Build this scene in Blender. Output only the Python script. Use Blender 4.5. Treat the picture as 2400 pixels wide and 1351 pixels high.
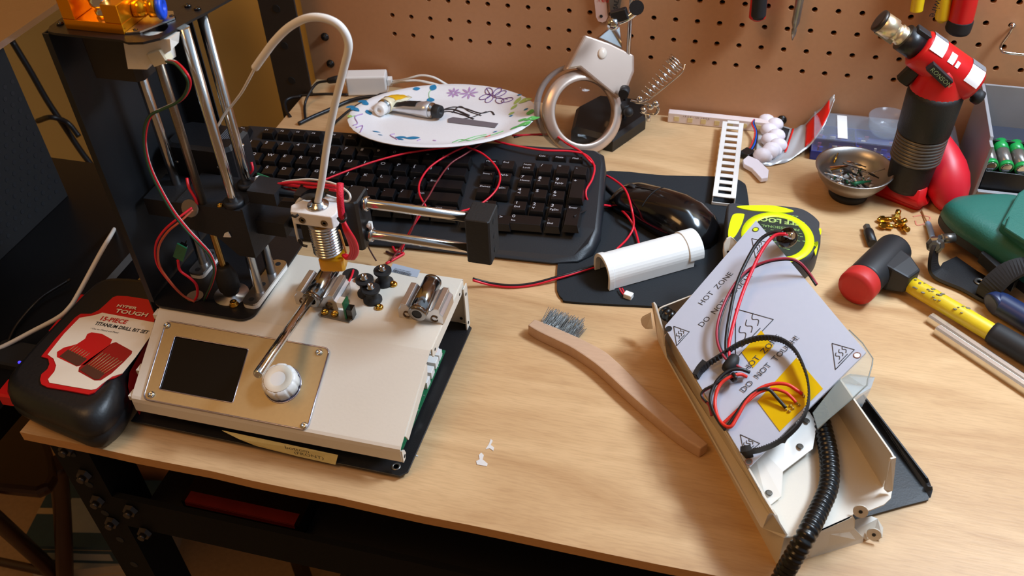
import bpy, math, random
from mathutils import Vector, Matrix
random.seed(7)
R = math.radians
for o in list(bpy.data.objects): bpy.data.objects.remove(o)
SC = bpy.context.scene
COL = SC.collection
# ---------------------------------------------------------------- camera
FPX = 2112.482267
CC = Vector((0.431737, -1.010857, 0.598273))
CM = Matrix(((0.9680750, -0.1445937, 0.2047520), (0.2490386, 0.6475956, -0.7201387), (-0.0284690, 0.7481394, 0.6629305)))
cd = bpy.data.cameras.new('camera'); cam = bpy.data.objects.new('camera', cd); COL.objects.link(cam)
cam.matrix_world = Matrix.Translation(CC) @ CM.to_4x4()
cd.sensor_width = 36.0; cd.lens = FPX * 36.0 / 2400.0; cd.clip_start = 0.01; cd.clip_end = 50
cd.dof.use_dof = True; cd.dof.focus_distance = 0.82; cd.dof.aperture_fstop = 13.0
SC.camera = cam
# ---------------------------------------------------------------- light
SC.view_settings.view_transform = 'Standard'; SC.view_settings.look = 'None'
SC.view_settings.gamma = 1; SC.view_settings.exposure = -0.12
SC.view_settings.use_curve_mapping = False
W = bpy.data.worlds.new('room'); SC.world = W; W.use_nodes = True
wn = W.node_tree; wb0 = wn.nodes['Background']      # room surroundings: cool daylight side on the right and behind, warm room on the left and in front
wtc = wn.nodes.new('ShaderNodeTexCoord'); wdt = wn.nodes.new('ShaderNodeVectorMath'); wdt.operation = 'DOT_PRODUCT'; wdt.inputs[1].default_value = (0.62, 0.45, 0.64)
wmr = wn.nodes.new('ShaderNodeMapRange'); wmr.interpolation_type = 'SMOOTHSTEP'; wmr.inputs[1].default_value = 0.25; wmr.inputs[2].default_value = 0.9
wmx = wn.nodes.new('ShaderNodeMix'); wmx.data_type = 'RGBA'; wmx.inputs[6].default_value = (0.25, 0.135, 0.062, 1); wmx.inputs[7].default_value = (0.62, 0.80, 1.0, 1)
wn.links.new(wtc.outputs['Generated'], wdt.inputs[0]); wn.links.new(wdt.outputs['Value'], wmr.inputs[0]); wn.links.new(wmr.outputs[0], wmx.inputs[0]); wn.links.new(wmx.outputs[2], wb0.inputs[0])
wb0.inputs[1].default_value = 0.75
def area(name, loc, target, sx, sy, power, color):
    l = bpy.data.lights.new(name, 'AREA'); l.shape = 'RECTANGLE'; l.size = sx; l.size_y = sy
    l.energy = power; l.color = color
    o = bpy.data.objects.new(name, l); COL.objects.link(o); o.location = loc
    o.rotation_euler = (Vector(target) - Vector(loc)).to_track_quat('-Z', 'Y').to_euler()
    return o
area('daylight_window', (1.00, -0.19, 0.90), (0.35, -0.35, 0), 0.28, 0.17, 13.0, (0.70, 0.84, 1.0))
area('shelf_light', (0.72, -0.10, 0.80), (0.45, -0.38, 0), 0.8, 0.06, 4.0, (0.62, 0.80, 1.0))
area('room_lamp', (-0.5, -1.3, 2.0), (0.2, -0.3, 0), 0.8, 0.6, 12.5, (1.0, 0.54, 0.20))
# ---------------------------------------------------------------- pixel helpers (photo measured in 2400 x 1351)
def ray(u, v): return CM @ Vector(((u - 1200) / FPX, -(v - 675.5) / FPX, -1.0))
def g(u, v, z=0.0):
    d = ray(u, v); return CC + d * ((z - CC.z) / d.z)
def gy(u, v, y):
    d = ray(u, v); return CC + d * ((y - CC.y) / d.y)
def gx(u, v, x):
    d = ray(u, v); return CC + d * ((x - CC.x) / d.x)
def gp(u, v, O, n, off=0.0):
    n = n.normalized(); d = ray(u, v); return CC + d * (((O + n * off) - CC).dot(n) / d.dot(n))
def at(pts): return [g(*p) for p in pts]
# ---------------------------------------------------------------- materials
def lin(c):
    return tuple((x / 12.92 if x <= 0.04045 else ((x + 0.055) / 1.055) ** 2.4) for x in [v / 255 for v in c])
MATS = {}
def mat(name, c, rough=0.5, metal=0.0, noise=0.0, scale=60.0, bump=0.0, spec=0.5, alpha=None, coat=0.0, trans=0.0, stretch=None, emit=None):
    if name in MATS: return MATS[name]
    m = bpy.data.materials.new(name); m.use_nodes = True; nt = m.node_tree; b = nt.nodes['Principled BSDF']
    c = lin(c)
    b.inputs['Base Color'].default_value = (*c, 1); b.inputs['Roughness'].default_value = rough
    b.inputs['Metallic'].default_value = metal; b.inputs['Specular IOR Level'].default_value = spec
    if coat: b.inputs['Coat Weight'].default_value = coat
    if trans: b.inputs['Transmission Weight'].default_value = trans
    if alpha is not None: b.inputs['Alpha'].default_value = alpha
    if emit: b.inputs['Emission Color'].default_value = (*c, 1); b.inputs['Emission Strength'].default_value = emit
    if noise or bump:
        tc = nt.nodes.new('ShaderNodeTexCoord'); mp = nt.nodes.new('ShaderNodeMapping')
        nt.links.new(tc.outputs['Object'], mp.inputs[0])
        if stretch: mp.inputs['Scale'].default_value = stretch
        n = nt.nodes.new('ShaderNodeTexNoise'); n.inputs['Scale'].default_value = scale; n.inputs['Detail'].default_value = 4
        nt.links.new(mp.outputs[0], n.inputs['Vector'])
        if noise:
            mx = nt.nodes.new('ShaderNodeMix'); mx.data_type = 'RGBA'
            mx.inputs[6].default_value = (*[x * (1 - noise) for x in c], 1); mx.inputs[7].default_value = (*[min(1, x * (1 + noise)) for x in c], 1)
            nt.links.new(n.outputs['Fac'], mx.inputs[0]); nt.links.new(mx.outputs[2], b.inputs['Base Color'])
        if bump:
            bp = nt.nodes.new('ShaderNodeBump'); bp.inputs['Strength'].default_value = bump; bp.inputs['Distance'].default_value = 0.001
            nt.links.new(n.outputs['Fac'], bp.inputs['Height']); nt.links.new(bp.outputs[0], b.inputs['Normal'])
    MATS[name] = m; return m
white_paint = mat('white_paint', (224, 216, 202), 0.42, noise=0.02, scale=400, bump=0.06)
white_plastic = mat('white_plastic', (236, 234, 230), 0.38, noise=0.02)
black_plastic = mat('black_plastic', (22, 22, 24), 0.38, noise=0.1, bump=0.1, scale=500)
black_gloss = mat('black_gloss', (10, 10, 12), 0.16, noise=0.05, coat=0.3)
black_matte = mat('black_matte', (17, 17, 19), 0.75, noise=0.1)
black_metal = mat('black_metal', (20, 20, 23), 0.42, metal=0.0, noise=0.15, scale=900, bump=0.15)
black_rubber = mat('black_rubber', (26, 26, 28), 0.62, noise=0.2)
steel = mat('steel', (205, 205, 205), 0.16, metal=1.0, noise=0.04)
chrome = mat('chrome', (225, 225, 225), 0.09, metal=1.0, noise=0.02)
alu = mat('brushed_aluminium', (200, 200, 202), 0.33, metal=1.0, noise=0.08, scale=40, stretch=(40, 1, 1))
face_alu = mat('faceplate_aluminium', (182, 164, 126), 0.45, metal=0.7, noise=0.06, scale=300)
grey_metal = mat('grey_metal', (128, 126, 122), 0.35, metal=0.9, noise=0.08)
brass = mat('brass', (214, 166, 70), 0.22, metal=1.0, noise=0.05)
gold = mat('gold_anodised', (255, 168, 24), 0.22, metal=0.9, noise=0.04)
blue_pl = mat('blue_plastic', (30, 82, 220), 0.35, noise=0.05)
red_wire = mat('red_wire', (222, 24, 48), 0.42, noise=0.05)
black_wire = mat('black_wire', (24, 22, 24), 0.45, noise=0.05)
white_wire = mat('white_wire', (228, 224, 216), 0.42, noise=0.03)
green_wire = mat('green_wire', (30, 74, 50), 0.45, noise=0.05)
red_pl = mat('red_plastic', (205, 20, 24), 0.36, noise=0.06)
red_rub = mat('red_rubber', (210, 28, 44), 0.42, noise=0.05)
yellow_pl = mat('yellow_plastic', (240, 205, 24), 0.4, noise=0.06)
pcb = mat('circuit_green', (24, 104, 66), 0.4, noise=0.35, scale=350)
ink = mat('black_ink', (28, 28, 30), 0.6, noise=0.02)
kapton = mat('amber_tape', (226, 160, 14), 0.2, noise=0.15, scale=120, coat=0.4, bump=0.2)
glass = mat('clear_glass', (235, 240, 240), 0.03, trans=1.0, noise=0.01)
clear_pl = mat('clear_plastic', (176, 184, 196), 0.12, alpha=0.20, noise=0.02)
# ---------------------------------------------------------------- mesh builder
_tc = {}
def text_geo(s, depth=0.0, bold=0.0):
    k = (s, depth, bold)
    if k not in _tc:
        cu = bpy.data.curves.new('t', 'FONT'); cu.body = s; cu.size = 1.0; cu.extrude = depth; cu.resolution_u = 2; cu.align_x = 'LEFT'; cu.offset = bold
        ob = bpy.data.objects.new('t', cu); COL.objects.link(ob)
        dg = bpy.context.evaluated_depsgraph_get(); me = bpy.data.meshes.new_from_object(ob.evaluated_get(dg))
        vs = [tuple(v.co) for v in me.vertices]; fs = [tuple(p.vertices) for p in me.polygons]
        bpy.data.objects.remove(ob); bpy.data.curves.remove(cu); bpy.data.meshes.remove(me)
        _tc[k] = (vs, fs)
    return _tc[k]
def fr(o, x, y=None, z=None):
    """frame matrix from an origin and x plus y (or z) directions"""
    x = Vector(x).normalized()
    if y is not None:
        y = Vector(y); z = x.cross(y).normalized(); y = z.cross(x)
    else:
        z = Vector(z); y = z.cross(x).normalized(); z = x.cross(y)
    m = Matrix.Identity(4)
    for i in range(3): m[i][0] = x[i]; m[i][1] = y[i]; m[i][2] = z[i]; m[i][3] = o[i]
    return m
def crom(pts, n=8, closed=False):
    P = [Vector(p) for p in pts]; out = []
    L = len(P)
    for i in range(L if closed else L - 1):
        p1, p2 = P[i], P[(i + 1) % L]
        p0 = P[(i - 1) % L] if (closed or i > 0) else p1 * 2 - p2
        p3 = P[(i + 2) % L] if (closed or i + 2 < L) else p2 * 2 - p1
        for k in range(n):
            t = k / n
            out.append(0.5 * ((2 * p1) + (p2 - p0) * t + (2 * p0 - 5 * p1 + 4 * p2 - p3) * t * t + (3 * p1 - p0 - 3 * p2 + p3) * t ** 3))
    if not closed: out.append(P[-1])
    return out
class MB:
    def __init__(s): s.v = []; s.f = []; s.m = []; s.s = []
    def add(s, vs, fs, M=None, mi=0, sm=False):
        b = len(s.v)
        for v in vs:
            v = Vector(v); s.v.append(M @ v if M is not None else v)
        for f in fs: s.f.append([b + i for i in f]); s.m.append(mi); s.s.append(sm)
        return s
    def box(s, lo, hi, M=None, mi=0, taper=0.0, bev=0.0):
        x0, y0, z0 = lo; x1, y1, z1 = hi; t = taper
        if bev:
            c = bev; pts = [(x0 + c, y0), (x1 - c, y0), (x1, y0 + c), (x1, y1 - c), (x1 - c, y1), (x0 + c, y1), (x0, y1 - c), (x0, y0 + c)]
            return s.loft([[(p[0], p[1], z0) for p in pts], [(p[0], p[1], z1 - c * .6) for p in pts],
                           [((p[0] - (x0 + x1) / 2) * (1 - 2 * c * .6 / (x1 - x0)) + (x0 + x1) / 2, (p[1] - (y0 + y1) / 2) * (1 - 2 * c * .6 / (y1 - y0)) + (y0 + y1) / 2, z1) for p in pts]], M, mi)
        vs = [(x0, y0, z0), (x1, y0, z0), (x1, y1, z0), (x0, y1, z0), (x0 + t, y0 + t, z1), (x1 - t, y0 + t, z1), (x1 - t, y1 - t, z1), (x0 + t, y1 - t, z1)]
        return s.add(vs, [(3, 2, 1, 0), (4, 5, 6, 7), (0, 1, 5, 4), (1, 2, 6, 5), (2, 3, 7, 6), (3, 0, 4, 7)], M, mi)
    def loft(s, rings, M=None, mi=0, sm=False, caps=True, closed=True):
        n = len(rings[0]); vs = [p for r in rings for p in r]; fs = []
        for i in range(len(rings) - 1):
            for j in range(n if closed else n - 1):
                k = (j + 1) % n; fs.append((i * n + j, i * n + k, (i + 1) * n + k, (i + 1) * n + j))
        b = len(s.v); s.add(vs, fs, M, mi, sm)
        if caps and closed:
            s.f.append([b + i for i in range(n)][::-1]); s.m.append(mi); s.s.append(False)
            s.f.append([b + (len(rings) - 1) * n + i for i in range(n)]); s.m.append(mi); s.s.append(False)
        return s
    def cyl(s, p0, p1, r0, r1=None, seg=20, mi=0, caps=True, sm=True):
        p0 = Vector(p0); p1 = Vector(p1); r1 = r0 if r1 is None else r1
        return s.lathe([(r0, 0), (r1, (p1 - p0).length)], p0, p1 - p0, seg, mi, caps, sm)
    def lathe(s, prof, o, axis=(0, 0, 1), seg=24, mi=0, caps=True, sm=True, ang=None):
        axis = Vector(axis).normalized(); q = axis.to_track_quat('Z', 'Y').to_matrix(); o = Vector(o)
        rings = [[o + q @ Vector((max(r, 1e-5) * math.cos(2 * math.pi * k / seg), max(r, 1e-5) * math.sin(2 * math.pi * k / seg), h)) for k in range(seg)] for r, h in prof]
        return s.loft(rings, None, mi, sm, caps)
    def tube(s, pts, r, seg=8, mi=0, n=8, raw=False, rf=None, closed=False, flat=1.0):
        P = [Vector(p) for p in pts] if raw else crom(pts, n, closed)
        rings = []; up = None
        for i, p in enumerate(P):
            t = (P[min(i + 1, len(P) - 1)] - P[max(i - 1, 0)])
            if t.length < 1e-9: t = Vector((0, 0, 1))
            t.normalize()
            if up is None: up = Vector((0, 0, 1)) if abs(t.z) < 0.9 else Vector((1, 0, 0))
            sd = t.cross(up)
            if sd.length < 1e-4: sd = t.cross(Vector((1, 0.3, 0)))
            sd.normalize(); up = sd.cross(t).normalized()
            rr = r if rf is None else rf(i, len(P)) * r
            rings.append([p + sd * (rr * math.cos(2 * math.pi * k / seg)) + up * (rr * flat * math.sin(2 * math.pi * k / seg)) for k in range(seg)])
        return s.loft(rings, None, mi, True, True)
    def band(s, pts, w, t, up=(0, 0, 1), mi=0, n=8, tf=None, raw=False):
        P = [Vector(p) for p in pts] if raw else crom(pts, n); up = Vector(up); rings = []
        for i, p in enumerate(P):
            d = (P[min(i + 1, len(P) - 1)] - P[max(i - 1, 0)]).normalized(); sd = d.cross(up).normalized(); u2 = sd.cross(d)
            tt = t if tf is None else tf(i) * t
            rings.append([p + sd * tt / 2 + u2 * w / 2, p - sd * t / 2 + u2 * w / 2, p - sd * t / 2 - u2 * w / 2, p + sd * tt / 2 - u2 * w / 2])
        return s.loft(rings, None, mi)
    def poly(s, pts, ext, mi=0, M=None):
        """closed outline extruded by vector ext"""
        e = Vector(ext); P = [Vector(p) for p in pts]
        return s.loft([P, [p + e for p in P]], M, mi)
    def ball(s, c, r, seg=16, rings=10, mi=0, sc=(1, 1, 1), M=None):
        R_ = []
        for i in range(rings + 1):
            a = math.pi * i / rings; rr = max(math.sin(a), 1e-4)
            R_.append([(c[0] + r * sc[0] * rr * math.cos(2 * math.pi * k / seg), c[1] + r * sc[1] * rr * math.sin(2 * math.pi * k / seg), c[2] - r * sc[2] * math.cos(a)) for k in range(seg)])
        return s.loft(R_, M, mi, True, False)
    def text(s, t, M, size, mi=0, ys=1.0, xs=1.0, bold=0.0):
        vs, fs = text_geo(t, 0.0, bold); return s.add([(v[0] * size * xs, v[1] * size * ys, 0) for v in vs], fs, M, mi)
    def screw(s, p, ax, r, mi=0):
        ax = Vector(ax).normalized(); p = Vector(p)
        return s.lathe([(r, 0), (r, r * .35), (r * .7, r * .7), (r * .35, r * .72), (r * .3, r * .4), (0, r * .4)], p, ax, 12, mi)
    def build(s, name, mats, parent=None, bevel=0.0, solid=0.0, sub=0, label=None):
        C0 = Vector((0, 0, 0))
        if parent is None:
            n = len(s.v); C0 = Vector((sum(v.x for v in s.v) / n, sum(v.y for v in s.v) / n, min(v.z for v in s.v)))
        me = bpy.data.meshes.new(name); me.from_pydata([tuple(v - C0) for v in s.v], [], s.f)
        if not isinstance(mats, (list, tuple)): mats = [mats]
        for m in mats: me.materials.append(m)
        me.polygons.foreach_set('material_index', s.m); me.polygons.foreach_set('use_smooth', s.s); me.update()
        o = bpy.data.objects.new(name, me); COL.objects.link(o); o.location = C0
        if parent is not None:
            o.parent = parent
            if not parent.parent: o.matrix_parent_inverse = parent.matrix_basis.inverted()
        if solid: md = o.modifiers.new('s', 'SOLIDIFY'); md.thickness = solid; md.offset = 0
        if bevel: md = o.modifiers.new('b', 'BEVEL'); md.width = bevel; md.segments = 2; md.limit_method = 'ANGLE'; md.angle_limit = R(40)
        if sub: md = o.modifiers.new('u', 'SUBSURF'); md.levels = sub; md.render_levels = sub
        if label: o['label'] = label
        return o
def tag(o, label, cat, group=None, kind=None):
    o['label'] = label; o['category'] = cat
    if group: o['group'] = group
    if kind: o['kind'] = kind
    return o
def thing(name, loc, label, cat, group=None):
    o = bpy.data.objects.new(name, None); COL.objects.link(o); o.empty_display_size = 0.02
    o.location = loc; tag(o, label, cat, group); return o
def struct(o): o['kind'] = 'structure'; return o
def rrect(x0, y0, x1, y1, r, n=5):
    out = []
    for cx, cy, a in ((x1 - r, y1 - r, 0), (x0 + r, y1 - r, 90), (x0 + r, y0 + r, 180), (x1 - r, y0 + r, 270)):
        for k in range(n + 1): t = R(a + 90 * k / n); out.append((cx + r * math.cos(t), cy + r * math.sin(t)))
    return out
# ================================================================ setting
def wood_mat():
    m = bpy.data.materials.new('birch_plywood'); m.use_nodes = True; nt = m.node_tree; b = nt.nodes['Principled BSDF']; N = nt.nodes.new; L = nt.links.new
    tc = N('ShaderNodeTexCoord'); mp = N('ShaderNodeMapping'); mp.inputs['Scale'].default_value = (2.2, 11, 11); L(tc.outputs['Object'], mp.inputs[0])
    n1 = N('ShaderNodeTexNoise'); n1.inputs['Scale'].default_value = 2.0; n1.inputs['Detail'].default_value = 6; n1.inputs['Distortion'].default_value = 1.2; L(mp.outputs[0], n1.inputs['Vector'])
    r1 = N('ShaderNodeValToRGB'); e = r1.color_ramp.elements
    e[0].position = 0.3; e[0].color = (*lin((188, 148, 104)), 1); e[1].position = 0.72; e[1].color = (*lin((220, 184, 138)), 1); L(n1.outputs['Fac'], r1.inputs[0])
    mp2 = N('ShaderNodeMapping'); mp2.inputs['Scale'].default_value = (18, 190, 50); L(tc.outputs['Object'], mp2.inputs[0])
    n2 = N('ShaderNodeTexNoise'); n2.inputs['Scale'].default_value = 3.0; n2.inputs['Detail'].default_value = 5; L(mp2.outputs[0], n2.inputs['Vector'])
    mx = N('ShaderNodeMix'); mx.data_type = 'RGBA'; mx.blend_type = 'MULTIPLY'; mx.inputs[0].default_value = 0.28
    rr = N('ShaderNodeValToRGB'); rr.color_ramp.elements[0].color = (.62, .55, .5, 1); rr.color_ramp.elements[0].position = .32; rr.color_ramp.elements[1].position = .55
    L(n2.outputs['Fac'], rr.inputs[0]); L(r1.outputs[0], mx.inputs[6]); L(rr.outputs[0], mx.inputs[7])
    last = mx
    k = g(2205, 1010)        # knot in the veneer
    for (kx, ky, rad, col, f) in ((k.x, k.y, .016, (120, 84, 60), .75), (g(2188, 978).x, g(2188, 978).y, .006, (90, 60, 44), .8), (g(1015, 985).x, g(1015, 985).y, .012, (150, 110, 76), .35), (g(1480, 360).x, g(1480, 360).y, .014, (150, 100, 62), .6), (g(2050,925).x, g(2050,925).y, .012, (160,118,84), .3)):
        sb = N('ShaderNodeVectorMath'); sb.operation = 'SUBTRACT'; L(tc.outputs['Object'], sb.inputs[0]); sb.inputs[1].default_value = (kx - WO.x, ky - WO.y, 0)
        sc = N('ShaderNodeVectorMath'); sc.operation = 'MULTIPLY'; L(sb.outputs[0], sc.inputs[0]); sc.inputs[1].default_value = (.5 / rad, 1.1 / rad, 0)
        nn = N('ShaderNodeTexNoise'); nn.inputs['Scale'].default_value = 60; L(tc.outputs['Object'], nn.inputs['Vector'])
        ln = N('ShaderNodeVectorMath'); ln.operation = 'LENGTH'; L(sc.outputs[0], ln.inputs[0])
        ad = N('ShaderNodeMath'); ad.operation = 'ADD'; L(ln.outputs['Value'], ad.inputs[0]); L(nn.outputs['Fac'], ad.inputs[1])
        mr = N('ShaderNodeMapRange'); mr.inputs[1].default_value = 1.45; mr.inputs[2].default_value = .7; mr.inputs[3].default_value = 0; mr.inputs[4].default_value = f; L(ad.outputs[0], mr.inputs[0])
        m2 = N('ShaderNodeMix'); m2.data_type = 'RGBA'; L(mr.outputs[0], m2.inputs[0]); L(last.outputs[2], m2.inputs[6]); m2.inputs[7].default_value = (*lin(col), 1); last = m2
    L(last.outputs[2], b.inputs['Base Color']); b.inputs['Roughness'].default_value = .42; b.inputs['Specular IOR Level'].default_value = .35
    bp = N('ShaderNodeBump'); bp.inputs['Strength'].default_value = .12; bp.inputs['Distance'].default_value = .001; L(n2.outputs['Fac'], bp.inputs['Height']); L(bp.outputs[0], b.inputs['Normal'])
    return m
XL, YF = -0.1224, -0.6361
WO = Vector((0.5, -0.6, -0.9))
wood = wood_mat()
ply_edge = mat('plywood_edge', (196, 142, 84), 0.7, noise=0.3, scale=60, stretch=(2, 2, 90), bump=.4)
wall_m = mat('wall_paint', (246, 212, 132), 0.85, noise=0.04, scale=14)
carpet = mat('beige_carpet', (176, 140, 96), 0.95, noise=0.18, scale=120, bump=.6)
b = MB(); b.box((-2.4, 0.05, -0.9), (2.6, 0.12, 1.6)); struct(b.build('wall_back', wall_m))
b = MB(); b.box((-2.4, -2.6, -0.9), (-2.3, 0.05, 1.6)); struct(b.build('wall_left', wall_m))
b = MB(); b.box((-2.4, -2.6, -1.0), (2.6, 0.12, -0.9)); struct(b.build('floor', carpet))
# ---------------------------------------------------------------- workbench
WB = thing('workbench', WO, 'steel framed workbench with a pale birch plywood top, covered in tools and printer parts', 'workbench')
b = MB()
fe = [(XL, YF)] + [(XL + (1.35 - XL) * k / 40, YF + .0004 * math.sin(k * 1.7) + .0003 * math.sin(k * 4.1)) for k in range(1, 40)] + [(1.35, YF), (1.35, 0), (XL, 0)]
b.add([(x, y, 0) for x, y in fe], [list(range(len(fe)))], None, 0)
n = len(fe); b.add([(x, y, z) for z in (0, -.0105) for x, y in fe], [(i, (i + 1) % n, n + (i + 1) % n, n + i) for i in range(n)], None, 1)
b.add([(x, y, -.0105) for x, y in fe], [list(range(n))[::-1]], None, 1)
top = b.build('tabletop', [wood, ply_edge], WB)
paint = mat('dried_white_paint', (222, 218, 214), .6, noise=.05)
for k, (cx, cy, pts) in enumerate(((1130, 1080, [(1128, 1062), (1134, 1068), (1131, 1078), (1143, 1088), (1141, 1094), (1118, 1090), (1116, 1082), (1124, 1078), (1122, 1068)]), (1148, 1045, [(1150, 1030), (1155, 1034), (1150, 1044), (1158, 1050), (1156, 1058), (1148, 1052), (1138, 1054), (1146, 1042)]), (975, 1068, [(972,1066),(980,1069),(979,1071),(972,1069)]))):
    b = MB(); P = [g(u, v, .0001) for u, v in pts]; b.poly(P, (0, 0, .0004)); b.build('paint_smear', paint, top, label='white dried paint smear')
bench_black = mat('bench_black', (8, 8, 9), .7, spec=.15, noise=.15, scale=900, bump=.1)
def langle(name, x0, x1, y0, z0, z1, d, par, holes, t=.003):
    """perforated steel angle: front flange facing -Y plus a flange going back"""
    m = MB(); m.box((x0, y0, z0), (x1, y0 + t, z1)); m.box((x1 - t, y0 + t, z0), (x1, y0 + d, z1))
    for (hx, hz) in holes: m.cyl((hx, y0 - .0006, hz), (hx, y0 + .0002, hz), .0042, seg=12, mi=1)
    return m.build(name, [bench_black, black_matte], par)
langle('leg_post', -.108, -.069, -.628, -.9, -.0106, .04, WB, [(-.088, -.03 - .045 * k) for k in range(6)])
langle('leg_post', 1.28, 1.32, -.628, -.9, -.0106, .04, WB, [(1.3, -.03 - .045 * k) for k in range(6)])
b = MB(); b.box((-.069, -.628, -.135), (1.28, -.622, -.088)); b.box((-.069, -.622, -.135), (1.28, -.6, -.132)); b.build('shelf_beam', bench_black, WB)
b = MB(); b.box((-.068, -.6, -.15), (1.3, -.02, -.14)); b.build('lower_shelf', mat('dark_shelf', (20, 17, 16), .8, noise=.1), WB)
b = MB(); b.box((-.16, -.044, .0), (-.110, -.041, .8)); b.box((-.16, -.044, -.25), (-.1235, -.041, .0)); b.box((-.16, -.041, -.25), (-.157, -.003, .8))
for k in range(9): b.cyl((-.136, -.0446, .02 + k * .05), (-.136, -.044, .02 + k * .05), .005, seg=12, mi=1)
UPR = b
for (u, v) in ((157, 1051), (199, 1113), (230, 1173), (264, 1223), (307, 1195), (340, 1248)):
    p = gy(u, v, -.629); b = MB(); b.cyl(p, p + Vector((0, -.004, 0)), .0075, .0066, seg=6, sm=False); b.cyl(p + Vector((0, -.004, 0)), p + Vector((0, -.008, 0)), .0035, seg=10); b.build('bolt', mat('dark_bolt', (64, 58, 54), .4, metal=.8, noise=.1), WB)
# ---------------------------------------------------------------- pegboard
PB = thing('pegboard', (.6, .003, 0), 'brown hardboard pegboard with rows of round holes standing behind the bench', 'pegboard')
UPR.build('upright_post', [mat('dusty_black_steel', (44, 38, 34), .6, noise=.3, scale=30), black_matte], PB)
peg = mat('hardboard', (190, 138, 96), 0.62, noise=0.07, scale=180, bump=.1)
b = MB(); hs = .0254 / 2; hr = .0032; y = 0.0
x_lo, x_hi, z_lo, z_hi = -.125, 1.36, 0.0, .62
NX, NZ = 52, 20; hx0 = -hs; hz0 = .0776 - hs
for i in range(NX):
    for j in range(NZ):
        cx, cz = i * .0254, .0776 + j * .0254
        o8 = [(cx + hr * math.cos(R(a)), cz + hr * math.sin(R(a))) for a in range(0, 360, 30)]
        sq = []
        for a in range(0, 360, 30):
            t = R(a); m_ = max(abs(math.cos(t)), abs(math.sin(t))); sq.append((cx + hs * math.cos(t) / m_, cz + hs * math.sin(t) / m_))
        co = [(cx + hs, cz + hs), (cx - hs, cz + hs), (cx - hs, cz - hs), (cx + hs, cz - hs)]
        vs = [(p[0], y, p[1]) for p in o8] + [(p[0], y, p[1]) for p in sq] + [(p[0], y + .006, p[1]) for p in o8] + [(p[0], y, p[1]) for p in co]
        fs = [(k, 12 + k, 12 + (k + 1) % 12, (k + 1) % 12) for k in range(12)] + [(k, (k + 1) % 12, 24 + (k + 1) % 12, 24 + k) for k in range(12)]
        for q, ks in enumerate(((1, 2), (4, 5), (7, 8), (10, 11))): fs.append((12 + ks[0], 36 + q, 12 + ks[1]))
        b.add(vs, fs)
zx = .0776 - hs; xx = NX * .0254 - hs; zt = .0776 + NZ * .0254 - hs
b.add([(x_lo, y, z_lo), (x_hi, y, z_lo), (x_hi, y, zx), (x_lo, y, zx)], [(0, 1, 2, 3)])
b.add([(x_lo, y, zx), (-hs, y, zx), (-hs, y, zt), (x_lo, y, zt)], [(0, 1, 2, 3)])
b.add([(xx, y, zx), (x_hi, y, zx), (x_hi, y, zt), (xx, y, zt)], [(0, 1, 2, 3)])
b.add([(x_lo, y, zt), (x_hi, y, zt), (x_hi, y, z_hi), (x_lo, y, z_hi)], [(0, 1, 2, 3)])
b.add([(x_lo, y + .006, z_lo), (x_lo, y, z_lo), (x_lo, y, z_hi), (x_lo, y + .006, z_hi)], [(0, 1, 2, 3)])
b.add([(x_lo, y, z_hi), (x_hi, y, z_hi), (x_hi, y + .006, z_hi), (x_lo, y + .006, z_hi)], [(0, 1, 2, 3)])
b.build('board', peg, PB)
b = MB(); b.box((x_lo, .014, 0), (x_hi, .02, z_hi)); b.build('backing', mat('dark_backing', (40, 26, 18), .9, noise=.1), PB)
for (u, v, rr) in ((762, 86, .0055), (775, 149, .0055), (1832, 281, .006)):
    p = gy(u, v, -.0002); b = MB(); b.lathe([(rr, 0), (rr, .0015), (rr * .7, .002), (rr * .6, .005), (0, .0055)], p, (0, -1, 0), 14); b.build('bolt', mat('black_bolt', (32, 28, 26), .35, metal=.5, noise=.1), PB)
# ================================================================ left side: desk, dark case, cabinet, chair
b = MB(); b.box((-1.0, -.75, .214), (-.247, -.05, .22)); D = b.build('glass_desk', [mat('dark_glass_top', (120, 82, 50), .12, noise=.05, coat=.5)]); tag(D, 'dark reflective glass desk top at the far upper left beside the printer', 'desk')
for (x, y_) in ((-.62, -.70), (-.95, -.7), (-.95, -.1)):
    b = MB(); b.box((x - .015, y_ - .015, -.9), (x + .015, y_ + .015, .214)); b.build('leg', black_metal, D)
b = MB(); b.box((-1.0, -.75, .2201), (-.36, -.3, .2215)); tag(b.build('desk_mat', mat('brown_mat', (64, 40, 26), .8, noise=.1)), 'brown mat lying on the glass desk at the upper left', 'mat')
CB = thing('side_table', (-.5, -.4, -.9), 'low black side table filling the gap between the workbench and the glass desk', 'table')
blam = mat('black_laminate', (13, 12, 13), .35, noise=.1)
b = MB(); b.box((-.95, -.66, -.034), (-.165, -.24, -.004), bev=.008); b.build('tabletop', blam, CB)
for (x, y_) in ((-.93, -.64), (-.93, -.28), (-.20, -.28)):
    b = MB(); b.box((x, y_, -.9), (x + .02, y_ + .02, -.034)); b.build('leg', blam, CB)
PC = thing('computer_case', (-.45, -.48, -.0035), 'black computer case with a perforated side standing on the low black side table', 'computer')
b = MB(); b.box((-.58, -.60, -.0035), (-.301, -.307, .186), bev=.006); b.build('case', black_matte, PC)
b = MB()
for i in range(23):
    for j in range(14):
        y_, z_ = -.59 + i * .012 + (j % 2) * .006, .012 + j * .0105
        b.lathe([(.0028, 0), (.0028, .0004)], (-.301, y_, z_), (1, 0, 0), 6, 0, True, False)
b.build('vent_mesh', mat('vent_grey', (30, 32, 36), .5, noise=.1), PC)
p = g(46, 850, -.003); b = MB(); b.box((p.x - .03, p.y - .01, -.0038), (p.x + .02, p.y + .02, .004), bev=.003); HUB = b.build('usb_hub', black_matte); tag(HUB, 'small black hub with a blue light on the side table beside the drill bit case', 'hub')
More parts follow.
